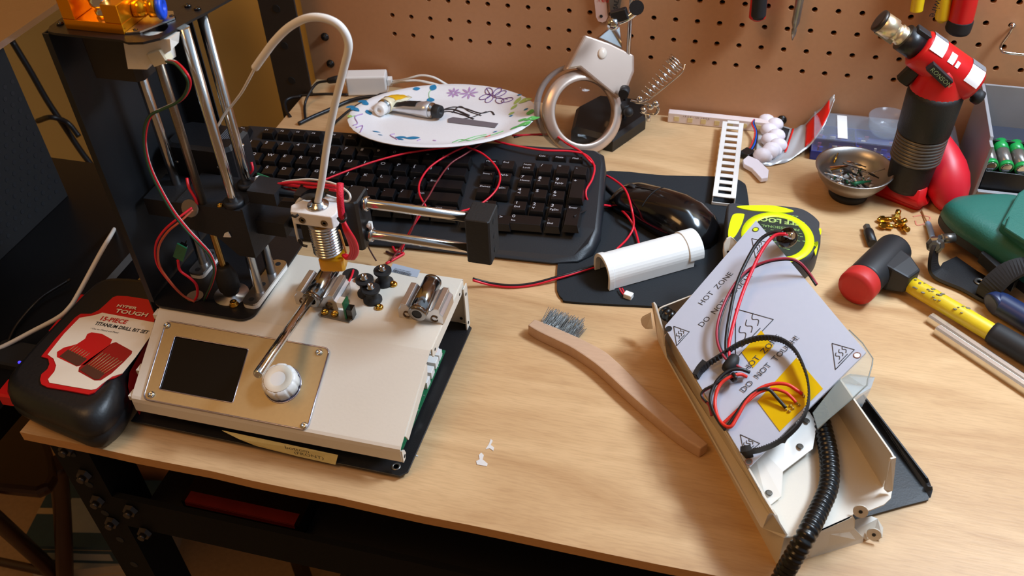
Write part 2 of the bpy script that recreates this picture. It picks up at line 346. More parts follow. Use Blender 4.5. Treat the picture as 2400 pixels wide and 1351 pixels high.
b = MB(); b.ball(g(46, 850, .0042), .0016, 10, 6); b.build('power_light', mat('blue_led', (70, 60, 255), .4, emit=1.6), HUB, label='tiny blue power light')
def cable(name, pts, r, m, label, cat, group=None, n=8, seg=8, mi2=None):
    bb = MB(); bb.tube(pts, r, seg, n=n); return tag(bb.build(name, m), label, cat, group)
cable('usb_cable', [gy(275, 523, -.30), gx(262, 548, -.19), g(236, 592, .045), g(183, 690, .040), g(162, 722, .036), g(136, 745, .028), g(78, 776, .012), g(0, 816, .004), g(-60, 835, -.001)], .0022, white_wire, 'thin white cable curving across the dark area left of the drill bit case', 'cable')
cable('power_cable', [gy(28, 96, -.03), gy(70, 165, -.03), gy(110, 235, -.03), gy(150, 295, -.03), gy(190, 355, -.03), gy(232, 412, -.03), gy(300, 520, -.03)], .0045, black_wire, 'thick black cable hanging down the wall behind the tall printer column', 'cable')
cable('loose_cable', [gy(88, 284, -.04), gy(120, 275, -.05), gy(158, 288, -.035), gy(185, 320, -.04)], .004, black_wire, 'short black cord crossing the wall and joining the hanging cable', 'cable')
cable('thin_cable', [g(165, 655, .003), g(95, 700, .0), g(40, 760, -.001), g(14, 810, -.002)], .0016, mat('glossy_black_cord', (30, 28, 28), .2, noise=.05), 'thin glossy black cord looping beside the drill bit case', 'cable')
FC = thing('folding_chair', (-.45, -.3, -.9), 'dark brown folding metal chair standing below the left end of the workbench', 'chair')
chm = mat('brown_enamel', (58, 34, 26), .35, metal=.3, noise=.1)
seat = [g(u, v, -.45) for u, v in ((-160, 900), (40, 905), (95, 985), (122, 1070), (128, 1112), (112, 1140), (82, 1152), (0, 1144), (-160, 1120))]
b = MB(); b.poly(seat, (0, 0, -.022)); b.build('seat', chm, FC, bevel=.008)
b = MB(); b.tube([g(135, 1085, -.46), g(146, 1200, -.6), g(152, 1345, -.74), g(155, 1400, -.9)], .014, 10); b.build('leg', chm, FC)
b = MB(); b.tube([g(-40, 1190, -.47), g(0, 1226, -.55), g(70, 1290, -.68), g(150, 1365, -.80), g(175, 1385, -.89)], .013, 10); b.build('leg', chm, FC)
b = MB(); b.tube([g(-80, 1300, -.8), g(150, 1350, -.76)], .008, 8); b.build('stretcher', chm, FC)
# boxes on the floor and shelf
def carton(name, c, sx, sy, h, rz, cm, label, stripe=None):
    M = Matrix.Translation(c) @ Matrix.Rotation(R(rz), 4, 'Z'); bb = MB(); bb.box((-sx, -sy, 0), (sx, sy, h), M); o = bb.build(name, cm)
    tag(o, label, 'box')
    bb = MB(); bb.box((-sx * 1.001, -sy * 1.003, h * .8), (sx * 1.001, -sy, h * .82), M); bb.box((-sx, -.006, h), (sx, .006, h + .0008), M); bb.build('tape', mat('packing_tape', (190, 160, 116), .3, noise=.05), o)
    if stripe:
        bb = MB(); bb.box((-sx * .6, -sy - .001, h * .2), (sx * .5, -sy, h * .6), M); bb.box((-sx * .5, -sy * .6, h), (sx * .6, sy * .4, h + .001), M); bb.build('printed_label', stripe, o)
    return o
carton('cardboard_box', g(290, 1325, -.9) + Vector((0, 0, 0)), .10, .08, .12, 20, mat('pale_carton', (176, 160, 134), .8, noise=.1), 'pale printed carton on the floor under the bench end, lowest of three', ink)
carton('teal_box', g(290, 1325, -.9) + Vector((0, 0, .121)) , .10, .07, .05, 12, mat('teal_carton', (40, 66, 76), .7, noise=.1), 'teal printed box lying on the pale carton under the bench end', mat('grey_print', (150, 150, 140), .7, noise=.1))
carton('brown_box', g(290, 1325, -.9) + Vector((.02, .2, 0)), .12, .1, .30, 10, mat('brown_carton', (150, 96, 50), .8, noise=.1), 'brown cardboard box standing behind the teal box under the bench')
P0 = g(430, 1178, -.118)
bb = MB(); M = fr((-.022, -.6005, -.1395), (1, 0, 0), (0, 1, 0)); bb.box((0, .0, 0), (.122, .1, .023), M); bk = bb.build('game_box', black_gloss); tag(bk, 'flat black box with a red stripe lying on the dark shelf under the bench', 'box')
bb = MB(); bb.box((.004, -.0005, .0172), (.118, .0, .0225), M); bb.box((.004, .0, .023), (.118, .012, .0234), M); bb.build('red_stripe', mat('red_print', (120, 18, 12), .5, noise=.2, scale=60), bk)
bb = MB(); bb.text('pt Campaigner One Console Fusion', fr((.004 - .022, -.6016, -.1295), (1, 0, 0), (0, 0, 1)), .0056); bb.build('lettering', mat('grey_print', (150, 150, 140), .7), bk)
bb = MB(); bb.box((.2, -.55, -.1395), (.55, -.2, -.075), bev=.01); tag(bb.build('tool_case', black_matte), 'black plastic case lying on the dark shelf under the bench', 'case')
bb = MB(); bb.box((.06, -.60, -.9), (.5, -.25, -.36), bev=.02); tag(bb.build('storage_tote', mat('dark_tote', (24, 20, 20), .6, noise=.1)), 'large dark storage tote on the floor beneath the bench shelf', 'tote')
bb = MB(); bb.box((.54, -.60, -.9), (.9, -.25, -.4), bev=.02); tag(bb.build('storage_bin', mat('dark_tote', (24, 20, 20), .6)), 'second dark storage bin on the floor under the middle of the bench', 'tote')
# ================================================================ keyboard, mouse pad, mouse
KO = g(557, 290, .044); kx = Vector((.9971, .0762, 0)).normalized(); KM = fr((KO.x, KO.y, 0), kx, (-kx.y, kx.x, 0))
KB = thing('keyboard', (KO.x + .22, KO.y - .09, 0), 'full size black wired keyboard lying behind the printer under the paper plate', 'keyboard')
def kz(d): return .0445 - .19 * d     # rear feet are folded out, the deck falls towards the user
body = [(.010, 0)] + [(.430, .0)] + [(.438, -.006), (.441, -.02), (.444, -.08), (.445, -.118), (.440, -.136), (.426, -.150), (.40, -.155), (.24, -.151), (.03, -.155), (.012, -.149), (.002, -.138), (-.002, -.09), (.002, -.01)]
b = MB()
cx_, cy_ = .22, -.075
def ins(p, k): return (cx_ + (p[0] - cx_) * k, cy_ + (p[1] - cy_) * (k - (1 - k) * .6))
def kt(p, dz): return kz(-p[1]) - dz - max(0, (-p[1] - .128)) * .35
b.loft([[(*ins(p, .985), max(.0, .028 - .22 * -p[1])) for p in body], [(*p, max(.004, kt(p, .014))) for p in body], [(*ins(p, .992), kt(p, .003)) for p in body], [(*ins(p, .97), kt(p, 0)) for p in body]], KM, 0, True)
for fx_ in (.05, .39): b.box((fx_ - .012, -.016, 0), (fx_ + .012, -.008, .034), KM)
deck = mat('keyboard_deck', (29, 34, 40), .42, noise=.08, scale=700, bump=.12)
b.build('housing', deck, KB)
keym = mat('key_cap', (17, 17, 19), .3, noise=.1); legm = mat('key_legend', (205, 205, 212), .5, noise=.02)
U = .01905
keys = []
rows = [['~`', '1', '2', '3', '4', '5', '6', '7', '8', '9', '0', '-', '=', ('Bksp', 2)], [('Tab', 1.5), *'QWERTYUIOP', '[', ']', ('\\', 1.5)], [('Caps', 1.75), *'ASDFGHJKL', ';', "'", ('Enter', 2.25)],
        [('Shift', 2.25), *'ZXCVBNM', ',', '.', '/', ('Shift', 2.75)], [('Ctrl', 1.5), ('Fn', 1.1), ('Alt', 1.4), ('', 6.1), ('Alt', 1.2), ('Win', 1.2), ('Menu', 1.0), ('Ctrl', 1.5)]]
fx = [('Esc', 0)] + [('F%d' % (i + 1), 1.6 + i + .3 * (i // 4)) for i in range(12)]
def yr(r): return .0315 + r * U
for t, ux in fx: keys.append((t, .008 + ux * U, .0105, .9, .75))
for r_, row in enumerate(rows):
    x = .0075
    for kq in row:
        t, w = kq if isinstance(kq, tuple) else (kq, 1); keys.append((t, x, yr(r_), w, 1)); x += w * U
nx = .3055
for i, t in enumerate(('Home', 'End')): keys.append((t, nx + (i + 0) * U, yr(.12), 1, 1))
for i, t in enumerate(('Insert', 'PgUp')): keys.append((t, nx + i * U, yr(1.12), 1, 1))
for i, t in enumerate(('Delete', 'PgDn')): keys.append((t, nx + i * U, yr(2.12), 1, 1))
keys.append(('^', nx + .5 * U, yr(3.3), 1, 1))
for i, t in enumerate('<v>'): keys.append((t, nx - .5 * U + i * U, yr(4.3), 1, 1))
mx_ = .3475
Y0 = .17
for i, t in enumerate(('Num\nLock', '/', '*', '-')): keys.append((t, mx_ + i * U, yr(Y0), 1, 1))
for r_, row in enumerate((('7\nHome', '8\n^', '9\nPgUp'), ('4\n<', '5', '6\n>'), ('1\nEnd', '2\nv', '3\nPgDn'))):
    for i, t in enumerate(row): keys.append((t, mx_ + i * U, yr(1 + Y0 + r_), 1, 1))
keys += [('0\nIns', mx_, yr(4 + Y0), 2, 1), ('.\nDel', mx_ + 2 * U, yr(4 + Y0), 1, 1), ('+', mx_ + 3 * U, yr(1 + Y0), 1, 2), ('Enter', mx_ + 3 * U, yr(3 + Y0), 1, 2)]
for i, t in enumerate(('Calc', 'Mute', 'Mail')): keys.append((t, mx_ + .014 + i * U * .98, .0165, .9, .5))
for t, x, y_, w, h in keys:
    b = MB(); x0, x1 = x + .0005, x + w * U - .0006; a0, a1 = -y_ - .0005, -y_ - h * U + .0006; zb = kz(y_) - .002
    cxk = (x0 + x1) / 2; zt = kz(y_) + .0062
    if t in ('Calc', 'Mute', 'Mail'): zt -= .003
    T = .0022
    vs = [(x0, a1, zb), (x1, a1, zb), (x1, a0, zb), (x0, a0, zb), (x0 + T, a1 + T * .9, zt), (x1 - T, a1 + T * .9, zt), (x1 - T, a0 - T * .6, zt + .0004), (x0 + T, a0 - T * .6, zt + .0004)]
    b.add(vs, [(3, 2, 1, 0), (4, 5, 6, 7), (0, 1, 5, 4), (1, 2, 6, 5), (2, 3, 7, 6), (3, 0, 4, 7)], KM)
    for q, line in enumerate(t.split('\n')):
        if line and line != 'Menu' and line != 'Win':
            s_ = .0070 if len(line) == 1 else .0042
            b.text(line, KM @ Matrix.Translation((x0 + T + .0012, a0 - T - .0048 - q * .006, zt + .0007)) @ Matrix.Rotation(R(-1.7), 4, 'X'), s_, 1)
    if t == 'Win': b.ball((x0 + .009, a0 - .008, zt), .003, 8, 4, 1, (1, .7, .12), KM)
    b.build('key', [keym, legm], KB, bevel=.0005)
# mouse pad
pad = [g(u, v, 0) for u, v in ((1398, 410), (1560, 416), (1690, 419), (1722, 424), (1740, 432), (1750, 450), (1760, 540), (1768, 640), (1766, 705), (1752, 720), (1725, 728), (1560, 724), (1345, 713), (1318, 704), (1308, 690), (1305, 670), (1312, 600), (1352, 500))]
hid = Vector((pad[0].x - .035, pad[0].y - .06, 0))
b = MB(); b.poly(crom(pad, 4, True), (0, 0, .0028)); o = b.build('mouse_pad', mat('mouse_pad_cloth', (22, 28, 34), .8, noise=.2, scale=900, bump=.3)); tag(o, 'black cloth mouse pad with rounded corners, under the mouse and the white channel', 'mouse pad')
# mouse
MS = thing('computer_mouse', g(1570, 520, 0), 'black glossy computer mouse with its cable on the mouse pad', 'mouse')
a = g(1452, 452, .010); c = g(1672, 560, .010); ax_ = Vector((c.x - a.x, c.y - a.y, 0)); Lm = ax_.length + .004; ax_.normalize(); MM = fr((a.x - .002 * ax_.x, a.y, .0032), ax_, Vector((-ax_.y, ax_.x, 0)))
prof = [(0, .012, .010), (.04, .0235, .0175), (.15, .0265, .024), (.3, .0265, .0295), (.45, .0280, .034), (.6, .0305, .036), (.75, .0305, .034), (.88, .0265, .026), (.96, .018, .016), (1.0, .007, .008)]
b = MB(); rings = []
for t, w, h in prof:
    ring = [(t * Lm, math.cos(R(q)) * w * (1 if math.sin(R(q)) < .3 else .97), max(0, math.sin(R(q))) ** .8 * (h - .006) + .006 if q <= 180 else 0) for q in range(0, 181, 12)]
    ring += [(t * Lm, -w * .93, 0), (t * Lm, w * .93, 0)]
    rings.append(ring)
b.loft(rings, MM, 0, True); b.build('shell', black_gloss, MS)
def msz(t, yy):
    for i in range(len(prof) - 1):
        if prof[i][0] <= t <= prof[i + 1][0]:
            q = (t - prof[i][0]) / (prof[i + 1][0] - prof[i][0]); w = prof[i][1] * (1 - q) + prof[i + 1][1] * q; h = prof[i][2] * (1 - q) + prof[i + 1][2] * q
            return (max(0, 1 - (yy / w) ** 2) ** .5) ** .8 * (h - .006) + .0061
b = MB(); b.tube([MM @ Vector((Lm * t, .0, msz(t, 0) + .0001)) for t in (.03, .1, .2, .3, .38)], .0006, 5); b.tube([MM @ Vector((Lm * .38, yy, msz(.38, yy))) for yy in (-.022, -.012, 0, .012, .022)], .0005, 5); b.build('button_seam', black_matte, MS)
b = MB(); M = MM @ Matrix.Translation((Lm * .15, 0, .0185)) @ Matrix.Rotation(R(90), 4, 'X'); b.lathe([(.0075, -.003), (.0085, -.002), (.0085, .002), (.0075, .003)], MM @ Vector((Lm * .15, 0, .0175)), Vector((-ax_.y, ax_.x, 0)), 20); b.build('scroll_wheel', black_rubber, MS)
b = MB(); b.tube([MM @ Vector((.003, 0, .006)), g(1440, 455, .005), g(1420, 436, .005), g(1405, 420, .004), g(1385, 400, .008), g(1360, 372, .004), g(1340, 340, .003)], .0019, 8); b.build('cable', black_wire, MS)
# ================================================================ desktop printer (taken apart)
PR = thing('desktop_printer', (.1, -.52, 0), 'small white and black 3d printer without covers on the left of the bench', '3d printer')
def pp(q, z): return g(q[0], q[1], z)
X0, X1 = -.034, .2205; YF0, YS, YB = -.6045, -.5225, -.4255; ZT = .063; ZL = .0335
# base plate, raised a little on rubber feet
bp = [(X0 + .004, -.6065), (.217, -.6085), (.2225, -.603), (.2255, -.43), (.221, -.4265), (X0, -.40)]
b = MB(); b.poly([(x, y, .004) for x, y in bp], (0, 0, .0016)); b.build('base_plate', black_metal, PR, bevel=.0004)
for x, y in ((-.02, -.59), (.205, -.592), (.205, -.445), (-.02, -.45)):
    b = MB(); b.cyl((x, y, 0), (x, y, .0042), .008); b.build('rubber_foot', black_rubber, PR)
b = MB(); b.lathe([(.004, 0), (.004, .0003), (.0025, .0003), (.0022, 0)], (.211, -.6, .0057), (0, 0, 1), 16); b.build('mounting_hole', grey_metal, PR)
# white sheet metal shell: top, slope, front lip, right flanges
T = .0013
def sheet(pts, nrm, t=T): return [Vector(p) for p in pts], Vector(nrm) * t
b = MB()
prof = [(YB, ZT - .010), (YB, ZT - .002), (YB - .002, ZT), (YS + .002, ZT), (YS - .002, ZT - .0012), (YF0 + .003, ZL + .002), (YF0 + .0008, ZL + .0005), (YF0, ZL - .003), (YF0, .0195)]
n = len(prof)
in_ = []
for i, (y, z) in enumerate(prof):
    a = Vector(prof[max(i - 1, 0)]); c = Vector(prof[min(i + 1, n - 1)]); d = (c - a).normalized(); in_.append((y - d.y * T * -1 if False else y + (-d[1]) * -T * 0 + d[1] * 0, z))
# loft across x, closed strip with inner copy
def off(i, k):
    a = Vector(prof[max(i - 1, 0)]); c = Vector(prof[min(i + 1, n - 1)]); d = (c - a).normalized(); nn = Vector((d.y, -d.x)); return Vector(prof[i]) - nn * k * -1
ring = [(p[0], p[1]) for p in prof] + [tuple(off(i, T)) for i in range(n - 1, -1, -1)]
if off(3, T)[1] > ZT: ring = [(p[0], p[1]) for p in prof] + [tuple(off(i, -T)) for i in range(n - 1, -1, -1)]
b.loft([[(X0 + .0130 * min(1, max(0, (YS - y) / (YS - YF0))), y, z) for y, z in ring], [(X1 - .0012, y, z) for y, z in ring]], None, 0)
# right flange of the top
def xs(pts, x=X1 - .0013, t=.0013, mi=0): b.poly([(x, y, z) for y, z in pts], (t, 0, 0), mi)
xs([(YB - .004, ZT - .0005), (YS + .004, ZT - .0005), (YS + .003, ZT - .007), (YS + .006, ZT - .0115), (YB - .012, ZT - .0115), (YB - .004, ZT - .008)])
dz = (ZL - ZT) / (YF0 - YS)
def sl(y, d): return ZT + (y - YS) * dz - d
xs([(YS - .010, sl(YS - .010, .0006)), (YS - .013, sl(YS - .013, .011)), (YF0 + .016, sl(YF0 + .016, .011)), (YF0 + .012, sl(YF0 + .012, .0006))])
xs([(YF0 + .0008, ZL - .0012), (YF0 + .0055, ZL - .005), (YF0 + .0075, ZL - .011), (YF0 + .005, ZL - .0155), (YF0 + .0008, ZL - .0155)])
b.build('shell', white_paint, PR)
b = MB(); xs_ = X1
b.lathe([(.0016, 0), (.0016, .0002)], (X1 + .0001, YF0 + .0042, ZL - .011), (1, 0, 0), 10); b.lathe([(.0014, 0), (.0014, .0002)], (X1 + .0001, YB - .016, ZT - .006), (1, 0, 0), 10); b.lathe([(.0014, 0), (.0014, .0002)], (X1 + .0001, YS + .01, ZT - .006), (1, 0, 0), 10)
b.build('screw_hole', black_matte, PR)
# left edge notches of the shell (little ears)
for y, z in ((YS - .004, sl(YS - .004, .001)), (YF0 + .028, sl(YF0 + .028, .001)), (YF0 + .006, sl(YF0 + .006, .001))):
    xo = X0 + .0130 * (YS - y) / (YS - YF0); b = MB(); b.box((xo - .003, y - .004, z - .005), (xo + .001, y + .004, z)); b.build('edge_tab', white_paint, PR)
# rear right upright wall with flange
b = MB(); b.box((.12, YB - .0005, .0056), (X1 + .002, YB + .0007, ZT - .011)); b.box((X1 + .0008, YB - .009, .0056), (X1 + .002, YB, ZT - .006)); b.build('rear_panel', white_paint, PR)
b = MB()
for p, ax in (((X1 - .006, YB - .001, .012), (0, -1, 0)), ((X1 + .0021, YB - .005, .012), (1, 0, 0)), ((X1 + .0021, YB - .005, .048), (1, 0, 0))): b.lathe([(.0016, 0), (.0016, .0003)], p, ax, 10)
b.build('screw_hole', black_matte, PR)
# slope frame helpers
SO = Vector((0, YS, ZT)); SN = Vector((0, dz * -1, 1)).normalized(); 
if SN.z < 0: SN = -SN
def s(u, v, off=0.0): return gp(u, v, SO, SN, off)
SYd = Vector((0, YS - YF0, ZT - ZL)).normalized()
# faceplate
Z1 = .0003
fa, fb_, fc, fd = s(385, 754, Z1), s(767, 817, Z1), s(728, 1013, Z1), s(344, 938, Z1)
LSL = math.hypot(YS - YF0, ZT - ZL)
def skx(x, t): u = (x - X0) / (X1 - X0); return min(1, max(0, -t / LSL)) * (.0130 * (1 - u) + .002 * u)    # the sheet tapers slightly towards its front left corner
def uv(p):
    t = (p - SO).dot(SYd); x = p.x
    for _ in range(4): x = p.x - skx(x, t)
    return (x, t)
def sp(x, t, off=0.0): return Vector((x + skx(x, t), SO.y, SO.z)) + SYd * t + SN * off
ux0 = (uv(fa)[0] + uv(fd)[0]) / 2; ux1 = (uv(fb_)[0] + uv(fc)[0]) / 2; ut = (uv(fa)[1] + uv(fb_)[1]) / 2; ub = (uv(fc)[1] + uv(fd)[1]) / 2
wa, wb, wc, wd = s(405, 787, .001), s(578, 820, .001), s(551, 947, .001), s(381, 915, .001)
wx0 = (uv(wa)[0] + uv(wd)[0]) / 2; wx1 = (uv(wb)[0] + uv(wc)[0]) / 2; wt = (uv(wa)[1] + uv(wb)[1]) / 2; wb_ = (uv(wc)[1] + uv(wd)[1]) / 2
kc = s(663, 902, .001); kcx, kct = uv(kc); KR = .0165
o_ = rrect(ux0, ub, ux1, ut, .005, 6)
b = MB()
hw = rrect(wx0, wb_, wx1, wt, .0015, 3); hk = [(kcx + KR * math.cos(R(a)), kct + KR * math.sin(R(a))) for a in range(0, 360, 10)]
# build plate with two openings by bridging at a vertical split between screen and knob
xm = (wx1 + kcx - KR) / 2
def ringface(outer, inner, M3):
    # radial stitch from inner to outer using angle matched points
    cx = sum(p[0] for p in inner) / len(inner); cy = sum(p[1] for p in inner) / len(inner)
    def hit(a):
        d = (math.cos(a), math.sin(a)); best = None
        for i in range(len(outer)):
            p, q = outer[i], outer[(i + 1) % len(outer)]; ex, ey = q[0] - p[0], q[1] - p[1]; den = d[0] * ey - d[1] * ex
            if abs(den) < 1e-12: continue
            t = ((p[0] - cx) * ey - (p[1] - cy) * ex) / den; u_ = ((p[0] - cx) * d[1] - (p[1] - cy) * d[0]) / den
            if t > 0 and -1e-6 <= u_ <= 1 + 1e-6 and (best is None or t < best): best = t
        return (cx + d[0] * best, cy + d[1] * best)
    angs = sorted(set([round(math.atan2(p[1] - cy, p[0] - cx), 6) for p in inner] + [round(math.atan2(p[1] - cy, p[0] - cx), 6) for p in outer]))
    def ihit(a):
        d = (math.cos(a), math.sin(a)); best = None
        for i in range(len(inner)):
            p, q = inner[i], inner[(i + 1) % len(inner)]; ex, ey = q[0] - p[0], q[1] - p[1]; den = d[0] * ey - d[1] * ex
            if abs(den) < 1e-12: continue
            t = ((p[0] - cx) * ey - (p[1] - cy) * ex) / den; u_ = ((p[0] - cx) * d[1] - (p[1] - cy) * d[0]) / den
            if t > 0 and -1e-6 <= u_ <= 1 + 1e-6 and (best is None or t > best): best = t
        return (cx + d[0] * best, cy + d[1] * best)
    I = [ihit(a) for a in angs]; O = [hit(a) for a in angs]; m = len(angs)
    b.add([M3(*p, .0016) for p in I + O], [(k, m + k, m + (k + 1) % m, (k + 1) % m) for k in range(m)])
    b.add([M3(*p, h) for h in (.0016, -.001) for p in I], [(k, (k + 1) % m, m + (k + 1) % m, m + k) for k in range(m)])
    b.add([M3(*p, h) for h in (.0016, .0) for p in O], [(k, m + k, m + (k + 1) % m, (k + 1) % m) for k in range(m)])
def clipx(poly, x, keep):   # keep=-1 left, 1 right
    out = []
    for i in range(len(poly)):
        p, q = poly[i], poly[(i + 1) % len(poly)]; pi, qi = (p[0] - x) * keep >= 0, (q[0] - x) * keep >= 0
        if pi: out.append(p)
        if pi != qi: t = (x - p[0]) / (q[0] - p[0]); out.append((x, p[1] + (q[1] - p[1]) * t))
    return out
ringface(clipx(o_, xm, -1), hw, lambda x, t, h: sp(x, t, h + .0003)); ringface(clipx(o_, xm, 1), hk, lambda x, t, h: sp(x, t, h + .0003))
FP = b.build('faceplate', face_alu, PR)
b = MB(); b.tube([sp(x, t, .0019) for x, t in o_ + [o_[0]]], .0007, 6, raw=True); b.build('faceplate_edge', mat('bevel_alu', (190, 184, 200), .25, metal=.9), FP)
b = MB(); b.tube([sp(x, t, .0019) for x, t in hw + [hw[0]]], .0005, 6, raw=True); b.tube([sp(x, t, .0019) for x, t in hk + [hk[0]]], .0006, 6, raw=True); b.build('opening_rim', mat('bevel_alu', (190, 184, 200), .25, metal=.9), FP)
b = MB(); b.poly([sp(x, t, .0002) for x, t in ((wx0, wb_), (wx1, wb_), (wx1, wt), (wx0, wt))], SN * .0008); b.build('screen', mat('screen_off', (12, 10, 9), .14, noise=.02), PR, label='dark switched off screen')
b = MB(); b.lathe([(KR * .98, 0), (KR * .98, .0004)], sp(kcx, kct, .0002), SN, 30); b.build('knob_well', mat('well_violet', (96, 88, 104), .6, noise=.1), PR)
for q in ((392, 764), (748, 827), (355, 926), (713, 999)):
    b = MB(); b.screw(s(*q, .0019), SN, .0031); b.build('screw', chrome, FP)
# knob: scalloped dial
kq = s(653, 893, .014); kq = sp(uv(kc)[0] - .000, uv(kc)[1] + .0, 0); b = MB()
def scal(r, h): return [sp(kcx, kct, 0) + Vector((1, 0, 0)) * (r * (1 - .045 * max(0, math.cos(a * 9)) ** 4) * math.cos(a)) + SYd * (r * (1 - .045 * max(0, math.cos(a * 9)) ** 4) * math.sin(a)) + SN * h for a in [2 * math.pi * k / 108 for k in range(108)]]
b.loft([scal(.0138, .001), scal(.0150, .002), scal(.0150, .0105), scal(.0142, .0125), scal(.0122, .0135)], None, 0, True)
b.build('knob', white_plastic, PR)
b = MB(); c_ = sp(kcx, kct, .0132); b.lathe([(.0124, .0002), (.0118, .0006), (.0066, .0004), (.0055, -.0002), (.002, -.0004)], c_, SN, 30); b.build('knob_face', mat('cream_plastic', (232, 220, 200), .4, noise=.02), PR)
# masking tape hanging under the lip
b = MB(); tp = [(520, 1010, .021), (792, 1068, .021), (786, 1090, .013), (700, 1071, .012), (600, 1046, .012), (560, 1030, .014)]
P = [gy(u, v, YF0 - .0012 - (.004 if k > 1 else 0)) for k, (u, v, z) in enumerate(tp)]
b.poly(P, (0, .0004, 0)); TP = b.build('masking_tape', mat('masking_tape', (206, 186, 120), .8, noise=.1, bump=.3, scale=200), PR)
b = MB(); M_ = fr(gy(668, 1052, YF0 - .0065), gy(730, 1064, YF0 - .0065) - gy(668, 1052, YF0 - .0065), (0, 0, 1)); b.text('bottom', M_, .0072, ys=.8); b.text('(FRONT)', M_ @ Matrix.Translation((.0075, -.0042, .0004)), .0068, ys=.75); b.build('handwriting', ink, TP)
# ---- black column plate and sheet column
CPZ = .0655
cp = rrect(X0 - .008, -.524, .0565, -.405, .012, 5)
b = MB(); b.poly([(x, y, ZT + .0004) for x, y in cp], (0, 0, .002)); b.build('column_plate', black_metal, PR, bevel=.0005)
CX = -.0445
b = MB(); b.box((CX - .0012, -.519, .030), (CX, -.392, .3205)); b.box((CX, -.519, .064), (CX + .004, -.5178, .3205)); b.box((CX, -.3932, .064), (-.012, -.392, .3205)); b.build('column_panel', mat('column_black', (18, 20, 24), .5, noise=.1), PR)
# top plate with fan opening lobe
TPZ = .3205
tpo = [(-.0445, -.511), (-.041, -.518), (-.034, -.5195), (.0185, -.520), (.026, -.5225), (.036, -.520), (.0445, -.512), (.0475, -.500), (.050, -.487), (.0565, -.466), (.066, -.43), (.066, -.40), (-.0445, -.395)]
b = MB(); hc = (.0335, -.500); hole = [(hc[0] + .0085 * math.cos(R(a)), hc[1] + .0105 * math.sin(R(a))) for a in range(0, 360, 20)]
ringface_b = b
def plate_hole(b, outer, inner, z0, z1):
    # split outline into quads by keyhole: use triangulated fan from nearest points
    from mathutils.geometry import delaunay_2d_cdt
    pts = [Vector(p) for p in outer + inner]; no, ni = len(outer), len(inner)
    ed = [(i, (i + 1) % no) for i in range(no)] + [(no + i, no + (i + 1) % ni) for i in range(ni)]
    vs, es, fs, *_ = delaunay_2d_cdt(pts, ed, [], 0, 1e-7)
    def inside(p, poly):
        c = False
        for i in range(len(poly)):
            a, d = poly[i], poly[i - 1]
            if (a[1] > p[1]) != (d[1] > p[1]) and p[0] < (d[0] - a[0]) * (p[1] - a[1]) / (d[1] - a[1]) + a[0]: c = not c
        return c
    keep = []
    for f in fs:
        c = (sum(vs[i][0] for i in f) / len(f), sum(vs[i][1] for i in f) / len(f))
        if inside(c, outer) and not inside(c, inner): keep.append(list(f))
    b.add([(v[0], v[1], z1) for v in vs], keep); b.add([(v[0], v[1], z0) for v in vs], [f[::-1] for f in keep])
    b.add([(p[0], p[1], z) for z in (z0, z1) for p in outer], [(i, (i + 1) % no, no + (i + 1) % no, no + i) for i in range(no)])
    b.add([(p[0], p[1], z) for z in (z0, z1) for p in inner], [(i, ni + i, ni + (i + 1) % ni, (i + 1) % ni) for i in range(ni)])
plate_hole(b, tpo, hole, TPZ, TPZ + .0018); b.build('top_plate', mat('top_plate_black', (26, 24, 25), .35, noise=.1, bump=.1, scale=700), PR)
TT = TPZ + .0018
for q in ((403, 42), (440, 15), (141, 57), (318, 75), (463, 22)):
    b = MB(); p = g(*q, TT); b.screw(p, (0, 0, 1), .0026); b.build('screw', black_gloss, PR)
# gold extruder block
EX = thing  # alias unused
b = MB(); ex0, ex1 = -.0295, .0175; ey0 = -.5125
def bx(x0, y0, z0, x1, y1, z1, m=b): m.box((x0, y0, z0 + TT), (x1, y1, z1 + TT))
bx(ex0, ey0, 0, ex1, ey0 + .036, .0075)
bx(ex0, ey0, .0075, ex0 + .010, ey0 + .036, .026)
bx(ex1 - .013, ey0, .0075, ex1, ey0 + .036, .021)
bx(ex0 - .008, ey0 + .02, 0, ex0, ey0 + .036, .030)
b.build('extruder_block', gold, PR, bevel=.0006)
b = MB(); c_ = Vector((-.0035, ey0 + .012, TT + .0075)); b.lathe([(.006, 0), (.006, .004), (.0048, .0045), (.0048, .0065), (.0065, .007), (.0078, .0095), (.0078, .0125), (.006, .0145), (.0066, .016), (.0062, .021), (.004, .0225), (0, .023)], c_, (0, 0, 1), 18); b.build('idler_bearing', chrome, PR)
b = MB(); b.lathe([(.005, 0), (.005, .006), (.0025, .0065), (.0025, .004), (0, .004)], Vector((ex0 + .006, ey0 + .018, TT + .026)), (0, 0, 1), 6, 0, True, False); b.build('cap_screw', chrome, PR)
p0 = gy(306, 26, -.4935); p1 = gy(352, 24, -.4935); ax = Vector((1, .35, .0)).normalized(); c_ = Vector((ex1 - .001, -.4935, TT + .0105))
b = MB(); b.lathe([(.0062, 0), (.0062, .007), (.0052, .0075), (.0052, .010), (.0068, .0105), (.0068, .0165)], c_, ax, 16); b.build('tube_fitting', gold, PR)
b = MB(); b.lathe([(.0080, .0165), (.0086, .0172), (.0086, .0195), (.0078, .0205), (.0032, .0208), (.0028, .012), (.001, .012)], c_, ax, 20); b.build('release_collar', blue_pl, PR)
b = MB(); b.lathe([(.0086, 0), (.0092, .001), (.0092, .004), (.006, .005), (.003, .005), (.0028, .001), (0, .001)], Vector((ex0 - .0085, ey0 + .025, TT + .018)), (-1, .1, .1), 20); b.build('release_collar', blue_pl, PR)
b = MB(); bx(ex1 - .010, ey0 + .02, .021, ex1 - .001, ey0 + .03, .029, b); b.build('clamp_nut', black_metal, PR)
